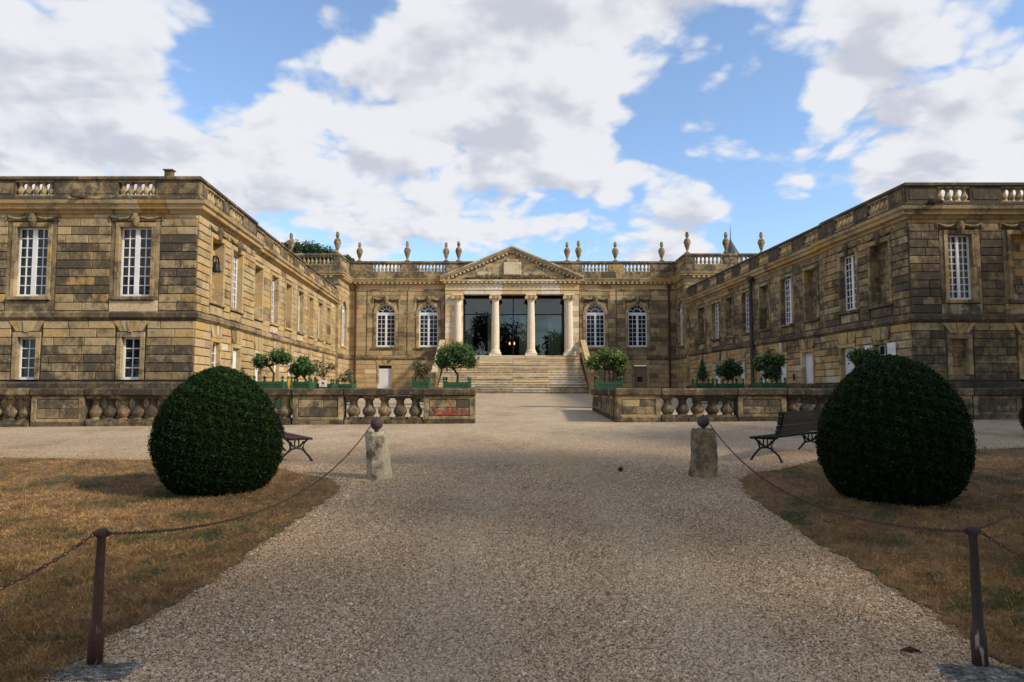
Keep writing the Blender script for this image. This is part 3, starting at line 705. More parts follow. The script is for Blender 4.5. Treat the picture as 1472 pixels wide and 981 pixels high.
# bell hanging in the first blind window of the left wing
c = yl(24.83); bell = thing('wall_bell', 'dark old bell hanging in the blind window near the corner of the left wing', 'bell')
mb = MB(); p = LFS.P(c, -.02, 4.22); lathe(mb, p[0], p[1], p[2], [(.20, 0), (.19, .03), (.145, .10), (.115, .2), (.10, .30), (.05, .36), (.02, .38)], 14); mb.build('bell_body', BRONZE, bell, smooth=True)
mb = MB(); tube(mb, [LFS.P(c-.3, -.02, 4.35), LFS.P(c-.3, -.02, 4.62), LFS.P(c-.18, -.02, 4.75), LFS.P(c, -.02, 4.79), LFS.P(c+.18, -.02, 4.75), LFS.P(c+.3, -.02, 4.62), LFS.P(c+.3, -.02, 4.35)], .035, 6)
tube(mb, [LFS.P(c, -.02, 4.58), LFS.P(c, -.02, 4.79)], .02, 6); tube(mb, [LFS.P(c, -.3, 4.79), LFS.P(c, .0, 4.79)], .02, 6); mb.build('bell_bracket', BRONZE, bell)
# downpipes
def pipe(F, s, n, z0, z1, mat, parent, r=.06, label=None):
    mb = MB(); tube(mb, [F.P(s, n, z0), F.P(s, n, z1)], r, 10)
    for z in (z0+1.2, (z0+z1)/2, z1-1.0): tube(mb, [F.P(s, n, z-.03), F.P(s, n, z+.03)], r*1.35, 10)
    p = F.P(s, n, z1); lathe(mb, p[0], p[1], p[2]-.05, [(r, 0), (r*2.1, .18), (r*2.3, .34), (r*1.6, .36)], 10)
    return mb.build('downpipe', mat, parent)
pipe(RFR, yr(37.05), .22, -1.2, 5.75, GREYP, RW, .095)
# shutters of the small window near the corner of the right wing
for sg in (-1, 1):
    mb = MB(); sc_ = yr(25.45)+sg*.72; box(mb, RFS, sc_-.24, sc_+.24, .07, .10, .2, 1.66); box(mb, RFS, sc_-.20, sc_+.20, .1005, .112, .3, .36); box(mb, RFS, sc_-.20, sc_+.20, .1005, .112, 1.45, 1.51); mb.build('shutter', WHITED, RW)
mb = MB(); p = RFR.P(yr(33.0)-.6, .1, .55)
tube(mb, [RFR.P(yr(32.6), .08, .42), RFR.P(yr(32.6), .08, .72)], .04, 6); mb.build('wall_lamp', IRON, RW)

# ================================================================== CENTRAL BUILDING
CB = thing('central_building', 'central range of the mansion with glazed columned portico, pediment and arched windows', 'building')
CC = Clad(CB, CSTONE, 0); CP = Clad(CB, PALE, 120)
YM = 51.3; XL, XR = -12.1, 12.15
FM = Frame(0, YM, 1, 0, 0, -1)
SB, ST, CT = 2.15, 2.50, 7.28
wins = [(-9.34, 1.42), (-6.18, 1.42), (6.18, 1.42), (9.30, 1.42)]; WZ0, WZ1 = 3.12, 6.32
holes = [(c-w/2, c+w/2, WZ0, WZ1) for c, w in wins]+[(-9.82, -8.88, -1.0, 1.75), (9.0, 9.95, -1.0, 1.75), (-3.9, 4.1, 2.45, 6.99)]
bk = MB(); backing(bk, FM, XL, XR, -1.2, 8.0, holes); bk.build('wall_core', MORTAR, CB)
def dirtM(s, z):
    if abs(s) < 5.1: return .1
    if z > 6.6: return .30
    if z < 2.2: return .12 if s < 0 else .42
    base = .50 if s < 0 else .66
    if s < -10.5: base = .18
    return base
hs = [(c-.71-.22, c+.71+.22, 3.0, WZ1+.05) for c, w in wins]+[(c-1.05, c+1.05, WZ1+.05, WZ1+.62) for c, w in wins]
hp = [(-5.0, 5.0, -2, 9)]
CC.field(FM, XL, XR, ST, CT, hs+hp, .35, dirtM, .42, depth=.03, hg=.009, vg=.007, bl=(.6, 1.1), jit=.003)
CC.field(FM, XL, XR, -1.2, SB, hp+[(-9.97, -8.73, -2, 1.9), (8.85, 10.1, -2, 1.9)], .33, dirtM, .58, depth=.04, hg=.02, vg=.008, bl=(.6, 1.1))
CC.field(FM, XL, XR, CT+.13, 7.78, hp, .37, .25, .6, depth=.02, hg=.008, vg=.01, bl=(.9, 1.6))
tr = Pieces('surround_stone', STONE, CB)
for c, w in wins:
    R = w/2; K = 14; zs = WZ1-R
    # spandrel filling the square head down to the arch
    for i in range(K):
        a0, a1 = math.pi*i/K, math.pi*(i+1)/K
        p0 = (c+R*math.cos(a0), zs+R*math.sin(a0)); p1 = (c+R*math.cos(a1), zs+R*math.sin(a1))
        prism(tr, FM, [p0, p1, (p1[0], WZ1+.049), (p0[0], WZ1+.049)], -.3, .03, rt(.4, .5))
    box(tr, FM, c-R-.22, c+R+.22, -.31, -.002, WZ1+.051, WZ1+.2, rt(.4, .5))
    for sg in (-1, 1):
        a, b_ = sorted((c+sg*(R+.001), c+sg*(R+.22))); box(tr, FM, a, b_, -.31, -.002, zs-.05, WZ1+.049, rt(.4, .5))
    for i in range(9):                                  # archivolt stones
        a0, a1 = math.pi*i/9+.01, math.pi*(i+1)/9-.01; q = R+.20
        prism(tr, FM, [(c+R*math.cos(a0), zs+R*math.sin(a0)), (c+q*math.cos(a0), zs+q*math.sin(a0)), (c+q*math.cos(a1), zs+q*math.sin(a1)), (c+R*math.cos(a1), zs+R*math.sin(a1))], .031, .09, rt(.3, .6))
    for sg in (-1, 1):
        for k in range(5):
            z0 = 3.12+(zs-3.12)*k/5; z1 = 3.12+(zs-3.12)*(k+1)/5
            a, b_ = sorted((c+sg*R, c+sg*(R+.20))); block(tr, FM, a, b_, z0+.004, z1-.004, -.2, .08, rt(.4, .55), .01)
        a, b_ = sorted((c+sg*R*1.0, c+sg*(R+.26))); box(tr, FM, a, b_, 0, .11, zs-.06, zs+.02, rt(.4, .6))
        # corner spandrel stones beside the archivolt
        a, b_ = sorted((c+sg*(R+.205), c+sg*1.045)); block(tr, FM, a, b_, zs+.1, WZ1+.6, 0, .035, rt(.45, .5), .01)
    block(tr, FM, c-R-.30, c+R+.30, 2.99, 3.115, -.2, .12, rt(.6, .4), .01)
    block(tr, FM, c-1.04, c+1.04, WZ1+.05+.2, WZ1+.61, 0, .035, rt(.45, .5), .01)
    window(FM, c, w, WZ0, WZ1, CB, 2, 7, n=-.14, arch=True, frame=.085)
    # carved trophy and swags over the arch
    gm = MB()
    for sg in (-1, 1):
        pts = []; rad = []
        for i in range(10):
            u = i/9; pts.append(FM.P(c+sg*(.12+u*.82), .10, WZ1+.50-.16*math.sin(math.pi*u)-.03*u)); rad.append(.04+.045*math.sin(math.pi*u)+random.uniform(-.01, .01))
        tube(gm, pts, rad, 6, (.45, .5, .5)); tube(gm, [FM.P(c+sg*.94, .09, WZ1+.52), FM.P(c+sg*.96, .09, WZ1+.12)], [.05, .025], 6, (.4, .6, .5))
    p = FM.P(c, .12, WZ1+.18); lathe(gm, p[0], p[1], p[2], [(.06, -.22), (.13, -.1), (.19, .1), (.2, .25), (.12, .40), (.05, .48)], 9, (.35, .7, .5))
    for q in range(7):
        a = math.pi*q/6; tube(gm, [FM.P(c, .14, WZ1+.30), FM.P(c+.34*math.cos(a), .10, WZ1+.30+.26*math.sin(a))], [.05, .015], 5, (.4, .6, .5))
    gm.build('carved_trophy', STONE, CB, smooth=True)
# vertical panel joints between bays
for x in (-7.76, 7.74, -10.75): box(tr, FM, x-.03, x+.03, .0, .046, ST, CT, (.1, .95, .5))
surround(tr, FM, -9.35, .94, -1.0, 1.75, .14, dirt=.2, tone=.6, sill=False); surround(tr, FM, 9.48, .95, -1.0, 1.75, .14, dirt=.4, tone=.6, sill=False)
tr.build('window_surrounds', STONE, CB)
door(FM, -9.35, .93, -1.0, 1.52, CB, n=-.05); flat_arch(FM, -9.35, 1.05, 1.9, SB, CB, .3)
d = door(FM, 9.48, .94, -1.0, 1.72, CB, WOODB, n=-.12); flat_arch(FM, 9.48, 1.05, 1.9, SB, CB, .4)
mb = MB(); box(mb, FM, 9.25, 9.62, -.119, -.10, .55, .92); mb.build('door_window', DARKIN, d)
mb = MB(); box(mb, FM, -9.81, -8.89, -.10, -.05, 1.522, 1.745); mb.build('painted_lintel_shadow', DARKIN, CB)  # dark strip standing in for the shade under the door lintel
# corner blocks
blocks = []
for sg, xi, xo in ((-1, XL, -19.5), (1, XR, 19.5)):
    Fi = Frame(xi, 48.3, 0, 1, -sg, 0)                  # court face
    Ff = Frame(xi, 48.3, sg, 0, 0, -1)                  # face to the viewer, mostly behind the wing
    bk = MB(); h = [(.75, 2.05, WZ0, WZ1)]
    backing(bk, Fi, .36, 2.99, -1.2, 8.0, h, tint=(.5, .4, .5)); box(bk, Ff, 0, abs(xo-xi), -.35, 0, -1.2, 8.0, (.5, .4, .5))
    box(bk, Ff, 0, abs(xo-xi), -8, -.36, 7.9, 8.1); box(bk, Frame(xo, 48.3, 0, 1, sg, 0), .36, 8, -.3, 0, -1, 8)
    bk.build('wall_core', STONE, CB)
    dd = .25 if sg < 0 else .6
    CC.field(Fi, 0, 2.99, ST, CT, [(.5, 2.3, 3.0, WZ1+.2)], .35, dd, .55, depth=.03, hg=.012, vg=.008)
    CC.field(Fi, 0, 2.99, -1.2, SB, [(.95, 1.75, -2, 1.6)], .33, dd*.6, .62, depth=.04, hg=.02, vg=.008)
    CC.field(Ff, 0, abs(xo-xi), 6.4, CT, [], .35, dd, .5, depth=.03, hg=.009, vg=.008); CC.field(Ff, 0, .4, 2.5, 6.4, [], .35, .5, .5, depth=.03, hg=.009, vg=.008)
    window(Fi, 1.40, 1.30, WZ0, WZ1, CB, 2, 7, n=-.10, arch=True, frame=.08)
    tr = Pieces('surround_stone', STONE, CB, 60); c = 1.40; R = .65; zs = WZ1-R
    for i in range(12):
        a0, a1 = math.pi*i/12, math.pi*(i+1)/12; q = R+.22
        prism(tr, Fi, [(c+R*math.cos(a0), zs+R*math.sin(a0)), (c+q*math.cos(a0), zs+q*math.sin(a0)), (c+q*math.cos(a1), zs+q*math.sin(a1)), (c+R*math.cos(a1), zs+R*math.sin(a1))], -.1, .07, rt(dd, .5))
        p0 = (c+R*math.cos(a0), zs+R*math.sin(a0)); p1 = (c+R*math.cos(a1), zs+R*math.sin(a1))
        prism(tr, Fi, [p0, p1, (p1[0], WZ1+.2), (p0[0], WZ1+.2)], -.25, .025, rt(dd, .5))
    box(tr, Fi, .75-.2, .75, -.1, .07, 3.1, zs, rt(dd, .5)); box(tr, Fi, 2.05, 2.25, -.1, .07, 3.1, zs, rt(dd, .5)); box(tr, Fi, .5, 2.3, -.1, .12, 2.98, 3.098, rt(dd, .5))
    tr.build('window_surrounds', STONE, CB); niche(CC, Fi, 1.35, .78, -1.0, 1.55, dd, .5, n=-.02)
CC.done()
# court entablature: left block - main - right block
path = [(-19.5, 48.3), (XL, 48.3), (XL, YM), (XR, YM), (XR, 48.3), (19.5, 48.3)]
sm = Pieces('string_course_stone', STONE, CB); sweep(sm, path[1:5], [(0, SB), (.06, SB+.02), (.10, SB+.10), (.12, SB+.24), (.04, SB+.33), (0, ST)], 1, 1.1, .008, .75, .35); sm.build('string_course', STONE, CB)
sm = Pieces('architrave_stone', STONE, CB); sweep(sm, path, [(0, CT), (.07, CT+.02), (.07, CT+.10), (0, CT+.125)], 1, 1.1, .008, .5, .5); sm.build('architrave_moulding', STONE, CB)
CORN = [(0, 7.78), (.04, 7.80), (.10, 7.80), (.10, 7.86), (.30, 7.96), (.30, 8.06), (.36, 8.10), (.38, 8.18), (0, 8.22), (-.3, 8.22), (-.3, 7.78)]
cm = Pieces('cornice_stone', STONE, CB); sweep(cm, path, CORN, 1, .9, .006, .25, .62); cm.build('cornice', STONE, CB)
dm = MB()
for a, b_ in zip(path, path[1:]):
    a, b_ = Vector(a), Vector(b_); dv = b_-a; Ln = dv.length; dv.normalize(); F = Frame(a.x, a.y, dv.x, dv.y, dv.y, -dv.x)
    k = int(Ln/.34)
    for i in range(k):
        s = (i+.5)*Ln/k
        if F.n[1] < 0 and abs(a.y-YM) < .01 and abs(F.P(s, 0, 0)[0]) < 5.1: continue
        if s < .2 or s > Ln-.2: continue
        box(dm, F, s-.085, s+.085, .101, .27, 7.80, 7.925, (.65, .2, .5))
dm.build('dentils', STONE, CB, stuff=True)
# parapet
M0 = -XL
parapet(path, 1, [[(4.2, 7.0)], [(.5, 2.3)], [(1.75, 3.72), (5.05, 7.08), (M0+5.25, M0+7.15), (M0+8.35, M0+10.3)], [(.6, 2.4)], [(.7, 2.7), (3.6, 6.4)]], CB, 8.22, .50, .62, .18, BAL_CE, dirt=.72, tone=.45)
# portico: side piers, entablature, pediment
FP = Frame(0, 50.95, 1, 0, 0, -1)
for a, b_ in ((-4.92, -3.62), (3.86, 4.92)):
    mb = MB(); box(mb, FP, a+.02, b_-.02, -.6, -.001, 2.0, 7.0, (.9, .05, .5)); mb.build('portico_pier', PALE, CB)
    CP.field(FP, a, b_, 2.46, 6.98, [], .41, .02, .92, depth=.035, hg=.014, vg=.008, bl=(.5, .8))
CP.done()
mb = Pieces('portico_architrave_stone', PALE, CB)
for i in range(7):
    a = -4.94+9.9*i/7; b_ = -4.94+9.9*(i+1)/7
    block(mb, FP, a+.004, b_-.004, 7.0, 7.30, -.6, .05, rt(.02, .93), .01); block(mb, FP, a+.004, b_-.004, 7.34, 7.78, -.6, .03, rt(.02, .93), .01)
box(mb, FP, -4.96, 4.98, -.6, .10, 7.301, 7.339, (.7, .1, .5)); mb.build('portico_architrave', PALE, CB)
mb = MB(); FPb = Frame(-5.12, 50.95, 1, 0, 0, -1)
sweep(mb, [(-5.02, 51.28), (-5.02, 50.95), (5.02, 50.95), (5.02, 51.28)], [(0, 7.782), (.04, 7.80), (.10, 7.80), (.10, 7.86), (.28, 7.96), (.28, 8.05), (.02, 8.08), (-.3, 8.08), (-.3, 7.782)], 1, .9, .006, .1, .9); mb.build('portico_cornice', PALE, CB)
mb = MB()
for i in range(30):
    s = -4.93+9.86*i/29; box(mb, FP, s-.085, s+.085, .101, .25, 7.80, 7.925, (.65, .15, .5))
# raking cornices
apex = 10.42; half = 5.28; zb = 8.08; rs = (apex-.10-zb)/half
for sg in (-1, 1):
    for i in range(9):
        u0, u1 = i/9, (i+1)/9; s0, s1 = sg*half*(1-u0), sg*half*(1-u1); g_ = .004*sg
        zz0, zz1 = zb+rs*half*u0, zb+rs*half*u1
        for (dz0, dz1, n1) in ((.0, .11, .16), (.11, .22, .28), (.22, .33, .36)):
            prism(mb, FP, [(s0-g_, zz0+dz0-.1), (s1+g_, zz1+dz0-.1), (s1+g_, zz1+dz1-.1), (s0-g_, zz0+dz1-.1)], -.3, n1, rt(.35, .6))
    for i in range(17):
        s = sg*(half-.62-i*.285); z = zb+rs*(half-abs(s))-.10
        if abs(s) > .1: box(mb, FP, s-.08, s+.08, .06, .155, z-.14, z-.003+.0, (.6, .3, .5))
mb.build('raking_cornice', PALE, CB, stuff=True)
mb = MB(); prism(mb, FP, [(-5.0, 8.0), (5.0, 8.0), (0, 10.25)], -.5, .0, rt(.4, .55))
for r in range(7):
    z0 = 8.1+r*.3; hw = (10.2-z0-.3)/rs-.1; x = -hw
    while x < hw-.2:
        e = min(hw, x+random.uniform(.6, 1.0)); block(mb, FP, x+.004, e-.004, z0, z0+.292, .0, .02, rt(.38, .55), .005); x = e
mb.build('pediment_wall', STONE, CB, stuff=True)
mb = MB()                                               # carved arms tablet with trophies at its foot
block(mb, FP, -.62, .68, 8.42, 9.35, .02, .20, rt(.35, .95), .04); block(mb, FP, -.42, .48, 9.35, 9.60, .02, .17, rt(.4, .9), .03); block(mb, FP, -.7, .76, 8.36, 8.43, .02, .16, rt(.5, .4), .02)
mb.build('carved_tablet', STONE, CB)
mb = MB()
for i in range(120):
    x = random.uniform(-3.5, 3.5); top = .10+.42*max(0, 1-abs(abs(x)-1.7)/1.8)*random.uniform(.4, 1)
    if abs(x) < .75: top = .22
    zb0 = 8.12; tube(mb, [FP.P(x, .06, zb0), FP.P(x+random.uniform(-.12, .12), .12, zb0+top*.6), FP.P(x+random.uniform(-.25, .25), .06, zb0+top)], [.045, .05, .012], 5, (.35, random.uniform(.5, .9), .5))
mb.build('carved_foliage', STONE, CB, smooth=True, stuff=True)
# columns
def column(x, half_=False):
    H = 6.99-2.45; z = 2.45+EYE; y = 50.93; mb = MB()
    lathe(mb, x, y, z, [(.40, .16), (.42, .20), (.40, .27), (.34, .30), (.36, .36), (.33, .42), (.288, .46), (.288, 1.2), (.284, 2.2), (.262, 3.3), (.245, H-.50), (.28, H-.47), (.28, H-.43)], 20, (.98, .0, .5))
    Fc = Frame(x, y, 1, 0, 0, -1); box(mb, Fc, -.44, .44, -.44, .44, 2.452, 2.452+.155, (.98, .05, .5)); box(mb, Fc, -.38, .38, -.38, .38, 6.99-.12, 6.988, (.98, .05, .5))
    c_ = mb.build('column', PALE, CB); 
    cm_ = MB(); lathe(cm_, x, y, z, [(.29, H-.43), (.34, H-.3), (.37, H-.13)], 16, (.8, .15, .5))
    for sg in (-1, 1):
        for sy in (-1, 1): 
            tube(cm_, [(x+sg*.33, y+sy*.26, z+H-.26), (x+sg*.33, y+sy*.40, z+H-.26)], .125, 10, (.85, .12, .5))
    cm_.build('ionic_capital', PALE, c_, smooth=False)
for x in (-3.98, -1.22, 1.40, 4.20): column(x)
# glazing of the portico
FG = Frame(0, 52.3, 1, 0, 0, -1)
fm = MB(); METAL = plain('dark_bronze_frame', (.02, .022, .02), .4, .4, .2)
xs = [-3.6, -1.22, .1, 1.40, 3.86]
for x in xs: box(fm, FG, x-.035, x+.035, -.05, .03, 2.46, 6.98)
for z in (2.46, 5.60, 6.90): box(fm, FG, -3.6, 3.86, -.045, .025, z, z+.08)
gf = fm.build('glazing_frame', METAL, CB)
for a, b_ in ((-3.6, -1.22), (-1.22, 1.40), (1.40, 3.86)):
    for z0, z1 in ((2.54, 5.60), (5.68, 6.90)):
        e = random.uniform(-.004, .004); pm = MB(); pm.add([FG.P(a+.03, -.01+e, z0), FG.P(b_-.03, -.01-e, z0), FG.P(b_-.03, -.01-e, z1), FG.P(a+.03, -.01+e, z1)], [(0, 1, 2, 3)]); pm.build('glass_pane', PORTGLASS, gf)
im = MB(); box(im, FG, -5, 5.3, -6.2, -6, 2.2, 7.5); box(im, FG, -5.2, -5, -6, -.1, 2.2, 7.5); box(im, FG, 5.3, 5.5, -6, -.1, 2.2, 7.5); box(im, FG, -5.2, 5.5, -6.2, .6, 7.35, 7.5); box(im, FG, -5.0, 5.3, -6, -.2, 2.2, 2.44)
box(im, FG, -5.0, -3.61, -.4, -.2, 2.2, 7.35); box(im, FG, 3.87, 5.3, -.4, -.2, 2.2, 7.35)
im.build('dark_hall', DARKIN, CB)
cm = MB()
for a, b_ in ((-3.5, -3.0), (-1.85, -1.35), (.55, 1.15), (2.75, 3.75)):
    K = 8
    for i in range(K):
        x0, x1 = a+(b_-a)*i/K, a+(b_-a)*(i+1)/K; cm.add([FG.P(x0, -.6+.05*(i % 2), 2.46), FG.P(x1, -.6+.05*((i+1) % 2), 2.46), FG.P(x1, -.6+.05*((i+1) % 2), 5.7), FG.P(x0, -.6+.05*(i % 2), 5.7)], [(0, 1, 2, 3)])
cm.build('inner_curtain', CURT, CB)
for x in (-.18, .17):
    mb = MB(); p = FG.P(x, -1.2, 3.42); lathe(mb, p[0], p[1], p[2], [(.01, 0), (.05, .05), (.055, .14), (.02, .22)], 8); mb.build('hall_lamp', GLOW, CB)
pipe(FM, -11.55, .16, -1.2, 7.5, BROWNP, CB, .075); pipe(FM, 11.60, .16, -1.2, 7.5, BROWNP, CB, .075)
# stairs
NST = 16; rise = (2.45+.27)/NST; tread = .33; yTop = 50.4; XS0, XS1 = -4.75, 4.85
FSn = Frame(0, yTop, 1, 0, 0, -1)
mb = MB(); box(mb, FSn, -4.9, 4.9, -1.85, 0.0, 2.28, 2.45, (.75, .2, .5)); mb.build('portico_floor', PALE, CB)
for i in range(NST):
    z1 = 2.45-rise*i-.001; flare = .0+ .012*i
    mb = MB()
    x = XS0-flare; k = 4; Wd = (XS1+flare-x)/k
    for q in range(k):
        xa, xb = x+Wd*q, x+Wd*(q+1); o_ = random.uniform(-.004, .004)
        box(mb, FSn, xa+.004, xb-.004, tread*(i-1)-.02 if i else .001, tread*i+.03+o_, z1-.07, z1+o_, rt(.12+.025*i, .93))
        box(mb, FSn, xa+.004, xb-.004, tread*(i-1)-.02 if i else .001, tread*i, z1-rise, z1-.071, rt(.38+.02*i, .85))
    mb.build('step', PALE, CB)
# stair side walls with balustrades
for sg in (-1, 1):
    xw = XS1+.02 if sg > 0 else XS0-.02
    F = Frame(xw, yTop, 0, -1, -sg, 0)                   # s runs down towards the viewer
    Lr = tread*NST
    mb = MB()
    prism(mb, F, [(-.4, -1.2), (Lr+.2, -1.2), (Lr+.2, .0), (-.4, 2.75)], -.45, -.20, rt(.5, .5)); mb.build('stair_side_wall', STONE, CB)
    mb = MB()
    prism(mb, F, [(-.4, 3.45), (Lr+.2, .72), (Lr+.2, .88), (-.4, 3.62)], -.52, -.14, rt(.3, .7)); mb.build('stair_handrail', PALE, CB)
    for i in range(15):
        s = .0+i*Lr/14.5; zl = 2.65-s/Lr*2.62; mb = MB()
        p = F.P(s, -.33, zl-.02); lathe(mb, p[0], p[1], p[2], bal_prof(.78, .11), 8, rt(.5, .5)); mb.build('stair_baluster', STONE, CB)
    mb = MB(); box(mb, F, Lr+.205, Lr+.65, -.56, -.10, -1.2, 1.0, rt(.5, .5)); box(mb, F, Lr+.17, Lr+.69, -.60, -.06, 1.001, 1.12, rt(.6, .4)); mb.build('stair_end_pier', STONE, CB)
    mb = MB(); box(mb, F, -.85, -.405, -.62, -.04, 2.2, 3.55, rt(.3, .6)); mb.build('stair_top_pier', STONE, CB)
# roof of the central range
mb = MB(); box(mb, FM, XL, XR, -9, -.36, 7.9, 8.05); mb.build('roof', ROOFM, CB)
mb = MB(); prism(mb, Frame(0, 51.0, 1, 0, 0, -1), [(-5, 8.06), (5, 8.06), (0, 10.2)], -6, -.55); mb.build('portico_roof', ROOFM, CB)

# ------------------------------------------------------------------ urns
def urn_mesh():
    mb = MB()
    lathe(mb, 0, 0, 0, [(.26, 0), (.26, .07), (.17, .10), (.10, .18), (.09, .24), (.13, .28), (.19, .42), (.25, .58), (.33, .78), (.345, .86), (.27, .90), (.30, .95), (.24, 1.04), (.13, 1.12), (.10, 1.17), (.15, 1.22), (.17, 1.32), (.14, 1.48), (.11, 1.56), (.0, 1.60)], 14, (.4, .62, .5))
    return mb.mesh('urn', STONE, False)
UM = urn_mesh()
URNS = [(422, 372, 49.0, 'first urn from the left, in front of the dark pine crown'), (484, 362, 48.2, 'urn standing on the left corner block pedestal beside the pine crown'),
 (516, 374, 51.2, 'urn at the left end of the middle roof line, over the brown downpipe'), (585, 374, 51.2, 'urn on the pedestal between the two left openwork balustrades of the middle roof'),
 (641, 374, 51.2, 'outer urn of the pair left of the pediment'), (659, 374, 51.2, 'inner urn of the pair left of the pediment'),
 (815.5, 374, 51.2, 'inner urn of the pair right of the pediment'), (832, 374, 51.2, 'outer urn of the pair right of the pediment'),
 (885, 374, 51.2, 'urn on the pedestal between the two right openwork balustrades of the middle roof'), (952, 374, 51.2, 'urn at the right end of the middle roof line near the brown downpipe'),
 (989, 364, 48.2, 'urn standing on the right corner block pedestal'), (1045, 367, 48.2, 'urn overlapping the pointed slate roof on the right'), (1096, 364, 48.2, 'rightmost urn, rising behind the parapet of the right wing')]
for (px, py, Y, lab) in URNS:
    x, z = U(px, py, Y); y = 48.385 if Y < 50 else YM+.085
    o = bpy.data.objects.new('stone_urn', UM); o.location = (x, y, 9.521+EYE); k = .95*random.uniform(.97, 1.03); o.scale = (k*.78, k*.78, k*random.uniform(.97, 1.03)); o.rotation_euler = (0, 0, random.random()*3)
    put(o); tag(o, 'carved stone '+lab, 'urn', 'stone urns along the roof line')

# ------------------------------------------------------------------ cone roof tower behind
T = thing('slate_tower', 'pointed dark slate tower roof with thin spire behind the right corner block', 'tower')
x, z = U(1050, 345, 62); z -= .0; mb = MB(); lathe(mb, x, 62, EYE, [(1.5, z-3.6), (1.1, z-2.3), (.74, z-1.3), (.05, z)], 14); mb.build('cone_roof', SLATE, T)
mb = MB(); tube(mb, [(x, 62, EYE+z-.1), (x, 62, EYE+z+1.3)], [.05, .012], 6); mb.build('spire', IRON, T)
mb = MB(); lathe(mb, x, 62, -.5, [(1.35, 0), (1.35, EYE+z-3.6+.5)], 14); mb.build('tower_wall', STONE, T)

# ================================================================== GROUND
GY = [(-200, 0), (0, 0), (4, .045), (9.5, .17), (11, .225), (15, .37), (20.8, .60), (28, .82), (36, 1.03), (45.2, 1.33), (52, 1.36), (400, 1.4)]
def gz(x, y):
    z = float(np.interp(y, [a for a, _ in GY], [b_ for _, b_ in GY]))
    k = max(0, min(1, (y-8)/12))*max(0, min(1, (44-y)/20)); return z+.0075*max(-20, min(20, x))*k
def grid(name, xs, ys, mat, lift=0.0, mask=None):
    mb = MB(); W_ = len(xs); vs = [(x, y, gz(x, y)+lift) for y in ys for x in xs]; fs = []
    for j in range(len(ys)-1):
        for i in range(W_-1): fs.append((j*W_+i, j*W_+i+1, (j+1)*W_+i+1, (j+1)*W_+i))
    mb.add(vs, fs); return mb.build(name, mat, smooth=True)
xs = [-2500, -400, -80, -40]+[x for x in np.arange(-26, 26.1, 1)]+[40, 80, 400, 2500]; ys = [-2500, -300, -60, -20]+list(np.arange(-4, 53, 1))+[70, 120, 400, 2500]
o = grid('gravel_forecourt', [float(x) for x in xs], [float(y) for y in ys], GRAVEL); o['kind'] = 'structure'; o['label'] = 'pale gravel forecourt and path'
# lawns: outlines in plan
def gpt(px, py):
    Y = 5.0
    for _ in range(60):
        x, z = U(px, py, Y); e = (z+EYE)-gz(x, Y); Y = Y+(e)/(.42) if False else Y*(1+.5*e/max(.05, EYE-gz(x, Y)))
        Y = max(2, min(60, Y))
    return U(px, py, Y)[0], Y
edgeL = [gpt(p[0]+20, p[1]) for p in ((40, 981), (120, 925), (215, 880), (300, 825), (360, 782), (410, 745), (455, 715), (470, 700), (450, 688), (410, 682))]
edgeR = [gpt(p[0]-20, p[1]) for p in ((1450, 945), (1380, 895), (1290, 835), (1200, 785), (1130, 735), (1088, 705), (1082, 690), (1105, 680), (1150, 674))]
lawnL = [(-2.9, 1.0)]+[(edgeL[0][0]-.15, 3.2)]+edgeL+[gpt(390, 672), gpt(200, 662), gpt(0, 659), (-14, gpt(0, 659)[1]+.3), (-25, 15), (-25, 1.0)]
lawnR = [(2.9, 1.0), (edgeR[0][0]+.1, 3.4)]+edgeR+[gpt(1175, 662), gpt(1400, 647), gpt(1472, 645), (14, gpt(1472, 645)[1]+.4), (25, 16), (25, 1.0)]
def inside(poly, X, Y):
    r = np.zeros(X.shape, bool); n = len(poly)
    for i in range(n):
        x0, y0 = poly[i]; x1, y1 = poly[(i+1) % n]
        c_ = ((y0 > Y) != (y1 > Y)) & (X < (x1-x0)*(Y-y0)/((y1-y0) or 1e-9)+x0); r ^= c_
    return r
GZX = np.vectorize(gz)
def lawn(poly, lab):
    # smooth the outline then roughen it
    P = [Vector(p) for p in poly]; out = []
    for i in range(len(P)):
        a, b_ = P[i], P[(i+1) % len(P)]; n = max(1, int((b_-a).length/.12)) if (a.length < 18 or b_.length < 18) else 4
        for k in range(n):
            q = a.lerp(b_, k/n); out.append((q.x+random.uniform(-.05, .05), q.y+random.uniform(-.05, .05)))
    import mathutils
    mx, my = sum(p[0] for p in out)/len(out), sum(p[1] for p in out)/len(out)
    st = .45; inner = []
    xs_ = np.arange(-25, 25, st); ys_ = np.arange(1, 19, st); Xg, Yg = np.meshgrid(xs_, ys_); ok = inside(out, Xg, Yg)
    pts = [Vector((float(x), float(y))) for x, y in zip(Xg[ok], Yg[ok])]
    n = len(out); res = mathutils.geometry.delaunay_2d_cdt([Vector(p) for p in out]+pts, [(i, (i+1) % n) for i in range(n)], [], 1, .0001)
    mb = MB(); vs, fs = res[0], res[2]
    cx = [(v.x, v.y, gz(v.x, v.y)+.012) for v in vs]
    F_ = [f for f in fs if inside(out, np.array([sum(vs[i].x for i in f)/3]), np.array([sum(vs[i].y for i in f)/3]))[0]]
    mb.add(cx, F_); o = mb.build('lawn_soil', TURF, smooth=True); o['kind'] = 'structure'; o['label'] = lab
    return out
outL = lawn(lawnL, 'parched lawn left of the gravel path'); outR = lawn(lawnR, 'parched lawn right of the gravel path')

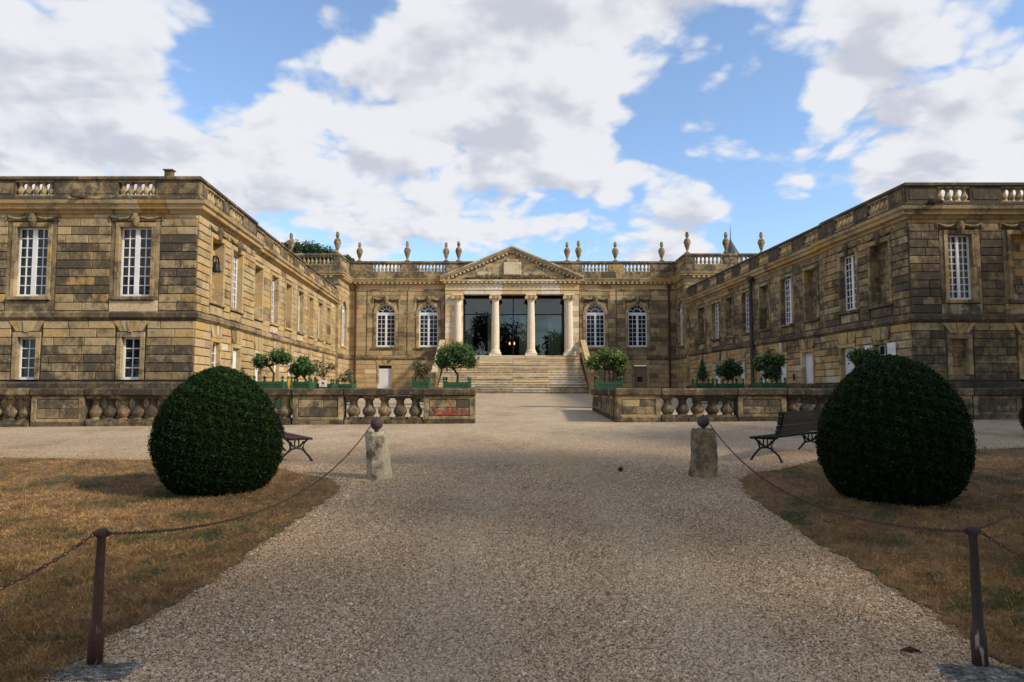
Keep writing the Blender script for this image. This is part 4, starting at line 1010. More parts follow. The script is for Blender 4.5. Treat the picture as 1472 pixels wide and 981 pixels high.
def gn_scatter(name, pts, scales, rots, prim, mat, label):
    """points mesh + instancing of a small primitive (geometry nodes); one countless-stuff object"""
    me = bpy.data.meshes.new(name); n = len(pts); me.vertices.add(n); me.vertices.foreach_set('co', np.asarray(pts, np.float32).ravel())
    a = me.attributes.new('sc', 'FLOAT_VECTOR', 'POINT'); a.data.foreach_set('vector', np.asarray(scales, np.float32).ravel())
    a = me.attributes.new('ro', 'FLOAT_VECTOR', 'POINT'); a.data.foreach_set('vector', np.asarray(rots, np.float32).ravel())
    o = bpy.data.objects.new(name, me); put(o); o['kind'] = 'stuff'; o['label'] = label
    ng = bpy.data.node_groups.new(name, 'GeometryNodeTree')
    ng.interface.new_socket('Geometry', in_out='INPUT', socket_type='NodeSocketGeometry'); ng.interface.new_socket('Geometry', in_out='OUTPUT', socket_type='NodeSocketGeometry')
    gi = ng.nodes.new('NodeGroupInput'); go = ng.nodes.new('NodeGroupOutput')
    iop = ng.nodes.new('GeometryNodeInstanceOnPoints')
    if prim == 'ico':
        pr = ng.nodes.new('GeometryNodeMeshIcoSphere'); pr.inputs['Radius'].default_value = 1; pr.inputs['Subdivisions'].default_value = 1; gout = pr.outputs[0]
    else:
        pr = ng.nodes.new('GeometryNodeMeshCone'); pr.inputs['Vertices'].default_value = 3; pr.inputs['Radius Top'].default_value = 0; pr.inputs['Radius Bottom'].default_value = 1; pr.inputs['Depth'].default_value = 1; gout = pr.outputs[0]
        pr.fill_type = 'NONE'
    sm_ = ng.nodes.new('GeometryNodeSetMaterial'); sm_.inputs['Material'].default_value = mat; ng.links.new(gout, sm_.inputs[0])
    ng.links.new(sm_.outputs[0], iop.inputs['Instance']); ng.links.new(gi.outputs[0], iop.inputs['Points'])
    def attr(nm):
        q = ng.nodes.new('GeometryNodeInputNamedAttribute'); q.data_type = 'FLOAT_VECTOR'; q.inputs[0].default_value = nm; return q.outputs[0]
    e2r = ng.nodes.new('FunctionNodeEulerToRotation'); ng.links.new(attr('ro'), e2r.inputs[0])
    ng.links.new(e2r.outputs[0], iop.inputs['Rotation']); ng.links.new(attr('sc'), iop.inputs['Scale']); ng.links.new(iop.outputs[0], go.inputs[0])
    md = o.modifiers.new('scatter', 'NODES'); md.node_group = ng
    return o
def sample_wedge(n, y0, y1, power):
    u = RNG.random(n); Y = (y0**(1-power)+u*(y1**(1-power)-y0**(1-power)))**(1/(1-power)) if power != 1 else y0*(y1/y0)**u
    X = (RNG.random(n)*2-1)*(Y*.80+.5); return X, Y
# pebbles
X, Y = sample_wedge(420000, 3.2, 12.5, 1.5)
n_ = (np.sin(X*1.3+Y)+np.sin(Y*2.1-X*.7))*.12
jx, jy = RNG.normal(0, .10, len(X)), RNG.normal(0, .10, len(X)); onlawn = inside(outL, X+jx, Y+jy) | inside(outR, X+jx, Y+jy)
keep = (~onlawn) | (RNG.random(len(X)) < .006); X, Y = X[keep], Y[keep]; n = len(X); Z = GZX(X, Y)
s = (.0044+.0042*RNG.random(n)**2+.004*(RNG.random(n) < .04))*(1+.03*Y)
SC = np.stack([s*(.8+.5*RNG.random(n)), s*(.8+.5*RNG.random(n)), s*(.45+.3*RNG.random(n))], 1)
gn_scatter('gravel_stones', np.stack([X, Y, Z+s*.22], 1), SC, RNG.random((n, 3))*np.array([.7, .7, 6.28]), 'ico', PEBM, 'loose tan, white and brown gravel stones of the path')
# grass
X, Y = sample_wedge(330000, 2.8, 16.5, 1.25)
Xo = X; X = X+np.sign(X)*0
jx, jy = RNG.normal(0, .07, len(X))*(1+3*(RNG.random(len(X)) < .12)), RNG.normal(0, .07, len(X)); m1 = inside(outL, X+jx, Y+jy) | inside(outR, X+jx, Y+jy); X, Y = X[m1], Y[m1]; n = len(X); Z = GZX(X, Y)
h = .018+.035*RNG.random(n)**1.6; w = .0016+.0016*RNG.random(n); w = w*(1+.10*Y)
cl = np.sin(X*5.1+Y*2.3)*np.sin(Y*4.7-X*1.9)+.6*np.sin(X*11+1)*np.sin(Y*9.3); tall = (RNG.random(n) < np.clip((cl-.55)*.9, .01, .6)); h = np.where(tall, h*1.9, h); w = np.where(tall, w*1.3, w)
tilt = RNG.normal(0, .75, (n, 2)); rot = np.stack([tilt[:, 0], tilt[:, 1], RNG.random(n)*6.28], 1)
gn_scatter('grass_blades', np.stack([X, Y, Z+.012+h*.32], 1), np.stack([w, w*.5, h], 1), rot, 'cone', BLADE, 'dry brown and green grass blades of the two lawns')

# ------------------------------------------------------------------ foliage
def leaves(name, C_, Nn, size, aspect, mat, parent, tint, jitter=.6, fold=False):
    n = len(C_); N_ = Nn+RNG.normal(0, jitter, (n, 3)); N_ /= np.linalg.norm(N_, axis=1, keepdims=True)+1e-9
    R = RNG.normal(0, 1, (n, 3)); Uv = np.cross(N_, R); Uv /= np.linalg.norm(Uv, axis=1, keepdims=True)+1e-9; V = np.cross(N_, Uv)
    s = (size*(.65+.7*RNG.random(n)))[:, None]; a = s*.5; b_ = s*.5*aspect
    P = np.stack([C_-Uv*a, C_-V*b_-Uv*a*.1, C_+Uv*a, C_+V*b_-Uv*a*.1], 1).reshape(-1, 3).astype(np.float32)
    me = bpy.data.meshes.new(name); me.vertices.add(4*n); me.vertices.foreach_set('co', P.ravel())
    me.loops.add(4*n); me.loops.foreach_set('vertex_index', np.arange(4*n, dtype=np.int32)); me.polygons.add(n)
    me.polygons.foreach_set('loop_start', np.arange(0, 4*n, 4, dtype=np.int32)); me.polygons.foreach_set('loop_total', np.full(n, 4, np.int32)); me.update(calc_edges=True)
    at = me.attributes.new('tint', 'FLOAT_COLOR', 'POINT'); c_ = np.ones((4*n, 4), np.float32); c_[:, 0] = np.repeat(tint, 4); at.data.foreach_set('color', c_.ravel())
    me.materials.append(mat); return put(bpy.data.objects.new(name, me), parent)
def clip_ball(label, cx, cy, R, H, n, seed):
    rng = np.random.default_rng(seed); z0 = gz(cx, cy)
    T = thing('clipped_box_bush', label, 'bush', (cx, cy, z0), 0, 'clipped round box bushes on the lawns')
    prof_z = np.array([0, .04, .12, .25, .4, .55, .7, .82, .92, .98, 1.0]); prof_r = np.array([.58, .74, .87, .97, 1.0, .965, .84, .665, .44, .21, 0.0])
    ph = rng.random(6)*6.28
    def surf(u, th):
        r = np.interp(u, prof_z, prof_r)
        lump = 1+.022*np.sin(3*th+ph[0]+u*4)+.016*np.sin(5*th-ph[1]+u*9)+.012*np.sin(9*th+ph[2]-u*13)
        return r*lump
    mb = MB(); segs = 28; vs = []; fs = []; us = np.linspace(0.0, .985, 14)
    for u in us:
        for i in range(segs):
            th = 2*math.pi*i/segs; r = surf(u, th)*R*.93; vs.append((r*math.cos(th), r*math.sin(th), u*H*.975))
    for j in range(len(us)-1):
        for i in range(segs): k = (i+1) % segs; fs.append((j*segs+i, j*segs+k, (j+1)*segs+k, (j+1)*segs+i))
    fs.append(tuple((len(us)-1)*segs+i for i in range(segs))); mb.add(vs, fs); mb.build('inner_twigs', BOXCORE, T)  # solid dark core stands in for the shaded inside of the bush
    # stems
    sm_ = MB()
    for i in range(7):
        a = rng.random()*6.28; q = rng.random()*.35*R; tube(sm_, [(q*math.cos(a), q*math.sin(a), -.02), (q*1.4*math.cos(a), q*1.4*math.sin(a), .3)], [.022, .018], 6)
    sm_.build('stem', BARK, T)
    u = rng.random(int(n*1.6)); acc = rng.random(len(u)) < (.25+.75*np.interp(u, prof_z, prof_r)); u = u[acc][:n]; n = len(u); th = rng.random(n)*2*math.pi
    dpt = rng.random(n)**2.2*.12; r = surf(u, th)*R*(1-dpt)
    tuft = (np.sin(th*37+u*51)*np.sin(u*83-th*19))*.012; shoot = (rng.random(n) < .012)*rng.random(n)*.035; r = r+tuft*1.5+rng.normal(0, .011, n)+shoot
    C_ = np.stack([r*np.cos(th), r*np.sin(th), u*H+rng.normal(0, .008, n)], 1)
    C_[:, 2] = np.maximum(C_[:, 2], .01)
    Nn = np.stack([np.cos(th), np.sin(th), (u-.4)*1.6], 1)
    sel = rng.random(n); tint = np.clip(.35+.35*sel+.25*np.sin(th*17+u*40)*np.sin(u*31-th*11)-2.5*dpt+.3*(u-.5), 0, 1); tint[sel > .975] = 1  # brighter top, shaded depth and highlight specks are put into the leaf colour
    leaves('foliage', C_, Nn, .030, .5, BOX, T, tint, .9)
    return T
clip_ball('round clipped box bush on the left lawn, in front of the red brown bench', *(lambda g: (g[0], g[1]))(( -4.12, 9.85)), 0.835, 1.74, 80000, 3)
clip_ball('larger clipped box bush on the right lawn, hiding the end of the black bench', 5.00, 9.2, 0.90, 1.88, 95000, 4)
clip_ball('clipped dark bush cut off by the right edge of the picture', 12.75, 16.2, .8, 1.1, 20000, 5)

def tree_crown(blobs, n, size, mat, parent, aspect=.5, jitter=.9, shell=.55):
    w = np.array([b_[3]*b_[4]*b_[5] for b_ in blobs])**(2/3); w /= w.sum(); Cs = []; Ns = []; Ts = []
    for b_, q in zip(blobs, w):
        k = max(8, int(n*q)); d = RNG.normal(0, 1, (k, 3)); d /= np.linalg.norm(d, axis=1, keepdims=True); r = (shell+(1-shell)*RNG.random(k)**.6)[:, None]
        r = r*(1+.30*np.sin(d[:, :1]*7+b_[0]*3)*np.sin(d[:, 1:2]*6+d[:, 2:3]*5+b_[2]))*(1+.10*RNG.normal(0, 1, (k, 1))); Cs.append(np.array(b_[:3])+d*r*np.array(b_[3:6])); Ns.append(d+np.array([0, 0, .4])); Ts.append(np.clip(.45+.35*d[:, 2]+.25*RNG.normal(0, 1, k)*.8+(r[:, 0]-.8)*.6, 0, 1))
    return leaves('crown', np.concatenate(Cs), np.concatenate(Ns), size, aspect, mat, parent, np.concatenate(Ts), jitter)
def planter(name, label, cx, cy, w, top, plant, cat='potted tree', grp='orange trees in green boxes', rz=0.0, dp=None):
    """green Versailles box: slatted sides, corner posts with ball tops, short feet"""
    z0 = gz(cx, cy); h = top+EYE-z0; T = thing(name, label, cat, (cx, cy, z0), rz, grp)
    F = Frame(0, 0, 1, 0, 0, -1); hw = w/2; E = EYE
    mb = MB(); box(mb, F, -hw+.03, hw-.03, -hw+.03, hw-.03, .10-E, h-.05-E); mb.build('box_lining', GREEN, T)
    for i, ang in enumerate((0, math.pi/2, math.pi, -math.pi/2)):
        G = Frame(0, 0, math.cos(ang), math.sin(ang), math.sin(ang), -math.cos(ang)); k = 7; sw = (w-.14)/k; mb = MB()
        for j in range(k): box(mb, G, -hw+.07+sw*j+.006, -hw+.07+sw*(j+1)-.006, hw-.029, hw-.012, .13-E, h-.02-E)
        box(mb, G, -hw+.07, hw-.07, hw-.011, hw+.004, h-.14-E, h-.04-E); box(mb, G, -hw+.07, hw-.07, hw-.011, hw+.004, .14-E, .24-E)
        mb.build('box_side', GREEN, T)
    for a in (-1, 1):
        for b_ in (-1, 1):
            mb = MB(); box(mb, F, a*(hw-.03)-.04, a*(hw-.03)+.04, b_*(hw-.03)-.04, b_*(hw-.03)+.04, -E, h+.04-E)
            lathe(mb, a*(hw-.03), b_*(hw-.03), h+.04, [(.02, 0), (.025, .03), (.055, .06), (.06, .10), (.045, .14), (.01, .17)], 8); mb.build('corner_post', GREEN, T)
    mb = MB(); box(mb, F, -hw+.05, hw-.05, -hw+.05, hw-.05, h-.049-E, h-.03-E); mb.build('soil', SOIL, T)
    plant(T, h); return T
def tree_plant(H, blobs, n, size, mat=None, trunks=((0, 0),), tr=.05, fork=None):
    def f(T, h):
        mb = MB()
        for (tx, ty) in trunks:
            tgt = blobs[0] if len(trunks) == 1 else min(blobs, key=lambda b_: abs(b_[0]-tx))
            pts = [(tx, ty, h-.05), (tx+.02, ty, h+H*.5), (tx*.6+tgt[0]*.4, ty, h+H)]
            tube(mb, pts, [tr*1.1, tr*.9, tr*.75], 8)
            for b_ in blobs:
                tube(mb, [(tx*.6+tgt[0]*.4, ty, h+H*.92), (b_[0]*.6+tx*.2, b_[1]*.6, h+b_[2]*.8+H*.1), (b_[0], b_[1], h+b_[2])], [tr*.7, tr*.45, tr*.2], 6)
        mb.build('trunk', BARK, T)
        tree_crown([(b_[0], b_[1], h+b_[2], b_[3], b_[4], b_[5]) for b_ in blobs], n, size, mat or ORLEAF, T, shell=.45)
    return f
def xz(px, py, Y): return U(px, py, Y)
def pxx(px, Y): return U(px, 545, Y)[0]
planter('orange_tree', 'orange tree with two-lobed crown on a tall bare trunk, in the leftmost green box', pxx(393, 27.6), 27.6, 1.16, .33, tree_plant(.62, [(-.52, 0, .80, .33, .33, .28), (.18, 0, .98, .38, .38, .32), (.46, .1, .88, .27, .27, .22), (-.62, .1, .70, .22, .22, .22)], 3400, .085))
planter('orange_tree', 'dense round dark orange tree with low crown in a green box, second from the left', pxx(434, 29), 29.0, .92, .34, tree_plant(.12, [(0, 0, .58, .44, .4, .36), (.28, .1, .52, .28, .3, .25), (-.3, 0, .5, .26, .3, .25), (.05, 0, .85, .26, .3, .2)], 3600, .085, trunks=((-.2, 0), (.15, 0))))
planter('young_citrus', 'thin sparse citrus in a green box carrying a white paper notice', pxx(466, 31), 31.0, .95, .27, tree_plant(.3, [(-.1, 0, .55, .36, .3, .36), (.3, 0, .75, .25, .25, .2), (-.3, 0, .85, .2, .2, .2)], 420, .10, DULLEAF, tr=.02), 'potted plant')
planter('young_citrus', 'low leafy shrub in a green box beside the left brown downpipe', pxx(487, 31.2), 32.3, .88, .27, tree_plant(.1, [(0, 0, .28, .34, .3, .24), (.15, 0, .5, .18, .18, .16)], 520, .09, DULLEAF, tr=.02), 'potted plant')
planter('young_citrus', 'small thin leafed bush in a narrow green box left of the stairs', pxx(606, 32), 32.0, .74, .40, tree_plant(.1, [(0, 0, .48, .38, .3, .40), (-.2, 0, .7, .22, .22, .25), (.22, 0, .6, .22, .2, .25)], 900, .095, DULLEAF, tr=.02, trunks=((-.08, 0), (.1, 0))), 'potted plant')
planter('orange_tree', 'broad round orange tree in a green box left of the stairs', pxx(657.5, 28), 28.0, 1.04, .30, tree_plant(.55, [(-.42, 0, 1.02, .52, .5, .48), (.25, 0, 1.02, .55, .5, .44), (.0, 0, 1.28, .42, .4, .34), (.5, .1, .8, .28, .3, .26), (-.6, 0, .8, .3, .3, .28)], 7200, .085))
planter('orange_tree', 'yellow green multi-stemmed orange tree in a green box right of the stairs', pxx(874, 28.5), 28.5, 1.02, .33, tree_plant(.5, [(-.48, 0, .80, .34, .4, .34), (.3, 0, .90, .38, .4, .36), (-.05, 0, 1.05, .34, .4, .3), (.48, 0, .5, .24, .26, .28), (-.68, 0, .68, .22, .24, .2), (.62, 0, .85, .22, .2, .22)], 2600, .12, YLEAF, ((-.15, 0), (.05, 0), (.2, 0)), .035))
planter('conifer_shrub', 'small dark cone shaped shrub in a green box by the right brown downpipe', pxx(1010, 32), 32.0, .78, .30, tree_plant(.05, [(0, 0, .35, .27, .27, .26), (0, 0, .62, .18, .18, .28), (0, 0, .88, .09, .09, .22)], 1500, .07, PINE, tr=.02), 'potted shrub')
planter('orange_tree', 'dark open crowned orange tree in a green box before a white door', pxx(1049, 31), 31.0, .95, .28, tree_plant(.2, [(-.33, 0, .55, .32, .3, .28), (.3, 0, .6, .34, .3, .3), (0, 0, .82, .3, .3, .26), (0, 0, .4, .3, .3, .3)], 2600, .10, PINE, ((-.1, 0), (.12, 0)), .03))
planter('orange_tree', 'airy glossy orange tree in a green box before the grey downpipe', pxx(1105.5, 28.5), 28.5, 1.0, .28, tree_plant(.3, [(-.42, 0, .75, .28, .3, .3), (0, 0, .95, .34, .3, .26), (.42, 0, .85, .26, .3, .36), (.0, 0, .45, .32, .3, .34), (.3, 0, .35, .2, .2, .3)], 1900, .12, None, ((-.15, 0), (.1, 0), (.3, 0)), .03))
planter('orange_tree', 'orange tree whose crown shows above the big right bush', pxx(1243, 25.6), 25.6, 1.0, .25, tree_plant(.5, [(-.2, 0, .95, .38, .3, .3), (.25, 0, 1.0, .34, .3, .26), (0, 0, .7, .3, .3, .25)], 2200, .11, None, ((0, 0),), .035))
# paper notice on the green box
x, _ = xz(464, 551, 30.4); o = thing('paper_notice', 'white paper notice with a red mark on a green box by the left wing', 'sign')
Fn = Frame(pxx(464.5, 30.45), 30.45, 1, 0, 0, -1)
mb = MB(); box(mb, Fn, -.17, .17, 0, .012, .11, .40); mb.build('sheet', PAPER, o)
mb = MB(); prism(mb, Fn, [(-.06, .24), (.0, .2), (.05, .25), (.02, .33), (-.05, .33)], .0125, .016); mb.build('red_mark', REDP, o)
mb = MB(); box(mb, Fn, .03, .07, .0125, .015, .22, .28); box(mb, Fn, -.10, .1, .0125, .015, .15, .162); mb.build('black_mark', IRON, o)
mb = MB(); Fo = Frame(pxx(415.5, 27.3), 27.3, 1, 0, 0, -1); box(mb, Fo, -.045, .045, 0, .02, .14, .42); box(mb, Fo, -.02, .02, -.02, -.001, -.7, .42); o = mb.build('orange_card', ORANGE); tag(o, 'small orange marker between the two leftmost green boxes', 'marker')

# trees behind the house and in the park behind the viewer
def park_tree(label, x, y, h, r, n, size, mat, grp='park trees behind the viewer', seed=0, z0=None):
    T = thing('park_tree', label, 'tree', (x, y, gz(x, y)), 0, grp); rr = random.Random(seed)
    bl = [(0, 0, h*.68, r*.7, r*.7, h*.24)]
    for i in range(9):
        a = rr.random()*6.28; q = r*rr.uniform(.35, .75); bl.append((q*math.cos(a), q*math.sin(a), h*rr.uniform(.45, .85), r*rr.uniform(.3, .5), r*rr.uniform(.3, .5), h*rr.uniform(.1, .17)))
    mb = MB(); tube(mb, [(0, 0, -.2), (.1, .1, h*.3), (0, .1, h*.7)], [r*.07, r*.05, r*.02], 8)
    for b_ in bl[1:]: tube(mb, [(0.05, .05, h*.3), (b_[0]*.5, b_[1]*.5, b_[2]*.75), (b_[0], b_[1], b_[2])], [r*.035, r*.022, r*.008], 6)
    mb.build('trunk', BARK, T); tree_crown(bl, n, size, mat, T, .6, 1.0, .35); return T
def far_pine(label, px, Y, tops, seed):
    x, _ = U(px, 400, Y); T = thing('pine_tree', label, 'tree', (x, Y, gz(x, Y)), 0, 'trees behind the mansion')
    mb = MB(); tube(mb, [(0, 0, -.3), (.2, 0, 8), (0, 0, 16)], [.4, .3, .15], 8); bl = []
    for (ox, top, r) in tops:
        bl.append((ox, random.uniform(-.5, .5), top-r*.9, r, r, r*.9)); tube(mb, [(0, 0, 11), (ox*.6, 0, 13), (ox, 0, top-r)], [.16, .11, .05], 6)
    mb.build('trunk', BARK, T); tree_crown(bl, 15000, .26, PINE, T, .5, 1.0, .2)
zt = lambda py, Y: (560-py)*Y/1000+EYE-1.4
far_pine('dark umbrella pine rising behind the left corner block', 440, 78, [(-2.6, zt(347, 78), .9), (-1.6, zt(343, 78), 1.1), (-.4, zt(344, 78), 1.3), (.9, zt(346, 78), 1.2), (2.0, zt(350, 78), 1.1), (2.9, zt(356, 78), .8), (-.8, zt(352, 78), 1.5), (1.2, zt(356, 78), 1.5), (3.2, zt(362, 78), 1.0), (-2.2, zt(358, 78), 1.4), (.2, zt(366, 78), 1.9)], 1)
far_pine('small dark crown showing just right of the left corner urn', 497, 82, [(-.6, zt(369, 82), .7), (0.1, zt(366, 82), .7), (.6, zt(371, 82), .6), (0, zt(376, 82), 1.0)], 2)
for i in range(9):
    park_tree('%s park tree behind the viewer, mirrored dark in the portico glass' % ['westernmost', 'second western', 'third western', 'west central', 'middle', 'east central', 'third eastern', 'second eastern', 'easternmost'][i], -44+i*11+random.uniform(-3, 3), -40+random.uniform(-6, 6), random.uniform(14, 18), random.uniform(6.5, 8), 5000, .75, PINE, seed=20+i)

for i, (x_, y_, h_, r_, lab) in enumerate([(25, 10.5, 15, 5.2, 'unseen tree added for shade, right of the lawn, outside the right edge of the picture'), (19.5, 2.5, 15, 5.4, 'unseen tree added to the right of the viewer to shade the path'), (15, -5.5, 15, 5.4, 'unseen tree added for shade behind the right shoulder of the viewer'), (28.5, 17, 15, 5.0, 'unseen tree added for shade beside the front of the right wing')]):  # trees out of view, added to darken the foreground
    park_tree(lab, x_, y_, h_, r_, 9000, .55, PINE, 'unseen trees added to shade the forecourt', seed=50+i)

# ================================================================== FORECOURT BALUSTRADE
BBIG = [bal_mesh('fat_baluster', .72, .205, DARKST, 14, (random.uniform(.45, .75), random.uniform(.6, .95), .5)) for _ in range(5)]
def court_balustrade(name, label, runs, extra=None):
    """runs: list of (frame, [(kind,s0,s1)]), z from ground to coping at eye level"""
    T = thing(name, label, 'balustrade')
    for (F, segs, zt) in runs:
        for (k, s0, s1) in segs:
            p = F.P((s0+s1)/2, 0, 0); zg = gz(p[0], p[1])-EYE
            # base stones
            x = s0
            while x < s1-.01:
                e = min(s1, x+random.uniform(.7, 1.3)); e = s1 if s1-e < .4 else e
                mb = MB(); block(mb, F, x+.004, e-.004, zg-.15, zg+.13+random.uniform(-.01, .01), -.46, .04, rt(.85, .3), .02); mb.build('base_stone', DARKST, T)
                mb = MB(); dz = random.uniform(-.006, .006)
                P = F.P; zc = zt+dz
                prof = [(.06, zc-.225), (.10, zc-.19), (.10, zc-.04), (.05, zc), (-.47, zc), (-.52, zc-.04), (-.52, zc-.19), (-.48, zc-.225)]
                vs = [P(x+.004, n_, z) for n_, z in prof]+[P(e-.004, n_, z) for n_, z in prof]; K = len(prof)
                mb.add(vs, [tuple(range(K)), tuple(range(2*K-1, K-1, -1))]+[(i, (i+1) % K, K+(i+1) % K, K+i) for i in range(K)], rt(1.0, .35)); mb.build('coping_stone', DARKST, T)
                x = e
            z0, z1 = zg+.13, zt-.23
            if k == 'pier':
                mb = MB(); box(mb, F, s0+.01, s1-.01, -.42, .0, z0+.002, z1, rt(.8, .4)); mb.build('pier_core', DARKST, T)
                w = s1-s0; m_ = min(.16, w*.14)
                for (a, b_, c_, d_) in ((s0+.01, s0+m_, z0+.003, z1-.003), (s1-m_, s1-.01, z0+.003, z1-.003), (s0+m_+.002, s1-m_-.002, z1-.09, z1-.003), (s0+m_+.002, s1-m_-.002, z0+.003, z0+.09)):
                    mb = MB(); block(mb, F, a, b_, c_, d_, 0, .032, rt(.62, .55), .008); mb.build('pier_frame_stone', STONE, T)
                zm = (z0+z1)/2; xm = (s0+s1)/2+random.uniform(-.1, .1)
                if w > .9:
                    for (a, b_, c_, d_) in ((s0+m_+.02, xm-.01, z0+.11, zm-.008), (xm+.01, s1-m_-.02, z0+.11, zm-.008), (s0+m_+.02, xm+.1, zm+.008, z1-.11), (xm+.12, s1-m_-.02, zm+.008, z1-.11)):
                        mb = MB(); block(mb, F, a, b_, c_, d_, 0, .014, rt(.88, .4), .01); mb.build('panel_stone', STONE, T)
            else:
                kN = max(1, round((s1-s0)/.455)); st = (s1-s0)/kN
                for j in range(kN):
                    p = F.P(s0+st*(j+.5), -.21, z0+.002); o_ = shared('baluster', random.choice(BBIG), T, p, F.ang+random.uniform(-.05, .05), (1, 1, (z1-z0-.004)/.72))
    return T
YB = 20.8
FBL = Frame(0, YB, 1, 0, 0, -1)
def bx(px): return (px-736)*YB/1000*1.0
segL = [('bal', -18.9, bx(-72)), ('pier', bx(-70), bx(-45)), ('bal', bx(-43), bx(46)), ('pier', bx(48), bx(124)), ('bal', bx(126), bx(372)-2.6), ('pier', bx(372)-2.59, bx(372)-1.2), ('bal', bx(372)-1.19, bx(420)), ('pier', bx(422), bx(495)), ('bal', bx(496), bx(608)), ('pier', bx(609), bx(683))]
FLr = Frame(bx(683), YB+.43, 0, 1, 1, 0)
TL = court_balustrade('stone_balustrade', 'long weathered stone balustrade left of the entrance gap, end pier with red scrawl', [(FBL, segL, .035)])
segR = [('pier', bx(885), bx(949)), ('bal', bx(950), bx(1058)), ('pier', bx(1059), bx(1129)), ('bal', bx(1130), bx(1300)), ('pier', bx(1301), bx(1371)), ('pier', bx(1372), bx(1395)), ('pier', bx(1396), bx(1466)), ('bal', bx(1467), 18.5)]
FRr = Frame(bx(885), YB+.48, 0, 1, -1, 0)
TR = court_balustrade('stone_balustrade', 'stone balustrade right of the entrance gap, with a return wall running back towards the stairs', [(FBL, segR, .035), (FRr, [('pier', 0.0, .7), ('pier', 1.0, 2.9), ('pier', 3.2, 5.4)], .03)])
# recesses of the return are closed by a lower wall behind
mb = MB(); box(mb, Frame(bx(885), YB+.48, 0, 1, -1, 0), .05, 5.3, -.38, -.08, -1.2, -.2, rt(.7, .5)); mb.build('return_core', STONE, TR)
mb = MB(); 
for a, b_ in ((.70, 1.0), (2.9, 3.2)): box(mb, Frame(bx(885), YB+.48, 0, 1, -1, 0), a+.003, b_-.003, -.48, .0, -.198, .02, rt(.9, .3))
mb.build('return_coping', DARKST, TR)
# red scrawl painted on the end pier (illegible)
mb = MB(); rr = random.Random(5)
def gx(px, py): return (px-736)*YB/1000, (560-py)*YB/1000
strokes = [[(623, 583), (624, 590)], [(643, 577), (649, 581), (646, 586)], [(645, 586), (646, 592), (642, 598)], [(626, 591), (634, 590), (640, 592), (636, 599)], [(650, 590), (657, 591), (662, 589), (668, 588)], [(623, 594), (623, 600), (629, 599), (626, 595)], [(631, 596), (640, 595), (655, 596), (668, 593)], [(633, 600), (645, 599)], [(665, 589), (672, 590), (670, 595)]]
for stv in strokes:
    for a, b_ in zip(stv, stv[1:]):
        (x0, z0), (x1, z1) = gx(*a), gx(*b_); dx, dz = x1-x0, z1-z0; l = math.hypot(dx, dz); nx_, nz_ = -dz/l*.012, dx/l*.012
        prism(mb, FBL, [(x0-nx_, z0-nz_), (x1-nx_, z1-nz_), (x1+nx_, z1+nz_), (x0+nx_, z0+nz_)], .010, .020+rr.random()*.003)
mb.build('red_scrawl', REDP, TL)

# ================================================================== BENCHES
def bench(label, x, y, ang, mat, Ln=2.1, flip=1):
    """local: length along +y, seat faces flip*x; origin at near rear foot"""
    T = thing('park_bench', label, 'bench', (x, y, gz(x, y)), ang, 'slatted park benches with iron legs'); f = flip
    F = Frame(0, 0, 0, 1, f, 0); E = EYE                  # s along length, n towards the front
    for i in range(5):
        mb = MB(); n0 = .10+i*.088; dz = -.012*math.sin(i/4*math.pi); block_z = .43+dz+(.0 if i < 4 else -.01); box(mb, F, 0, Ln, n0, n0+.07, block_z-E, block_z+.03-E); mb.build('seat_slat', mat, T)
    for i in range(5):
        mb = MB(); z = .50+i*.083; n0 = .055-.34*(z-.45)*.75+(.02 if i == 4 else 0); box(mb, F, 0, Ln, n0-.028, n0, z-E, z+.075-E); mb.build('back_slat', mat, T)
    for s in (.10, Ln-.10):
        mb = MB(); P = lambda n, z: F.P(s, n, z-E); r = .019
        tube(mb, [P(-.03, 0), P(.03, .12), P(.12, .20), P(.16, .27), P(.14, .36), P(.08, .43)], [.026, r, r, r, r, r], 7)
        tube(mb, [P(.56, 0), P(.50, .10), P(.42, .19), P(.38, .27), P(.41, .36), P(.47, .42)], [.026, r, r, r, r, r], 7)
        tube(mb, [P(.10, .18), P(.18, .245), P(.27, .265), P(.36, .245), P(.44, .18)], r, 7)
        tube(mb, [P(.15, .38), P(.20, .30), P(.27, .275), P(.34, .30), P(.40, .38)], r, 7)
        for dx in (-.03, .03): tube(mb, [P(.27+dx*.6, .27), P(.27+dx*1.4, .33), P(.27+dx, .42)], .014, 6)
        tube(mb, [P(.07, .42), P(.56, .42)], .018, 6); tube(mb, [P(.06, .42), P(.03, .5), P(-.04, .68), P(-.09, .90)], .017, 6)
        mb.build('iron_leg_frame', IRON, T)
    return T
bench('red brown slatted bench half hidden behind the left box bush', -4.10, 12.55, math.radians(32), SLAT_R, 2.0, 1)
bench('black slatted bench reaching behind the right box bush', 4.72, 12.45, -math.radians(44), SLAT_B, 2.3, -1)

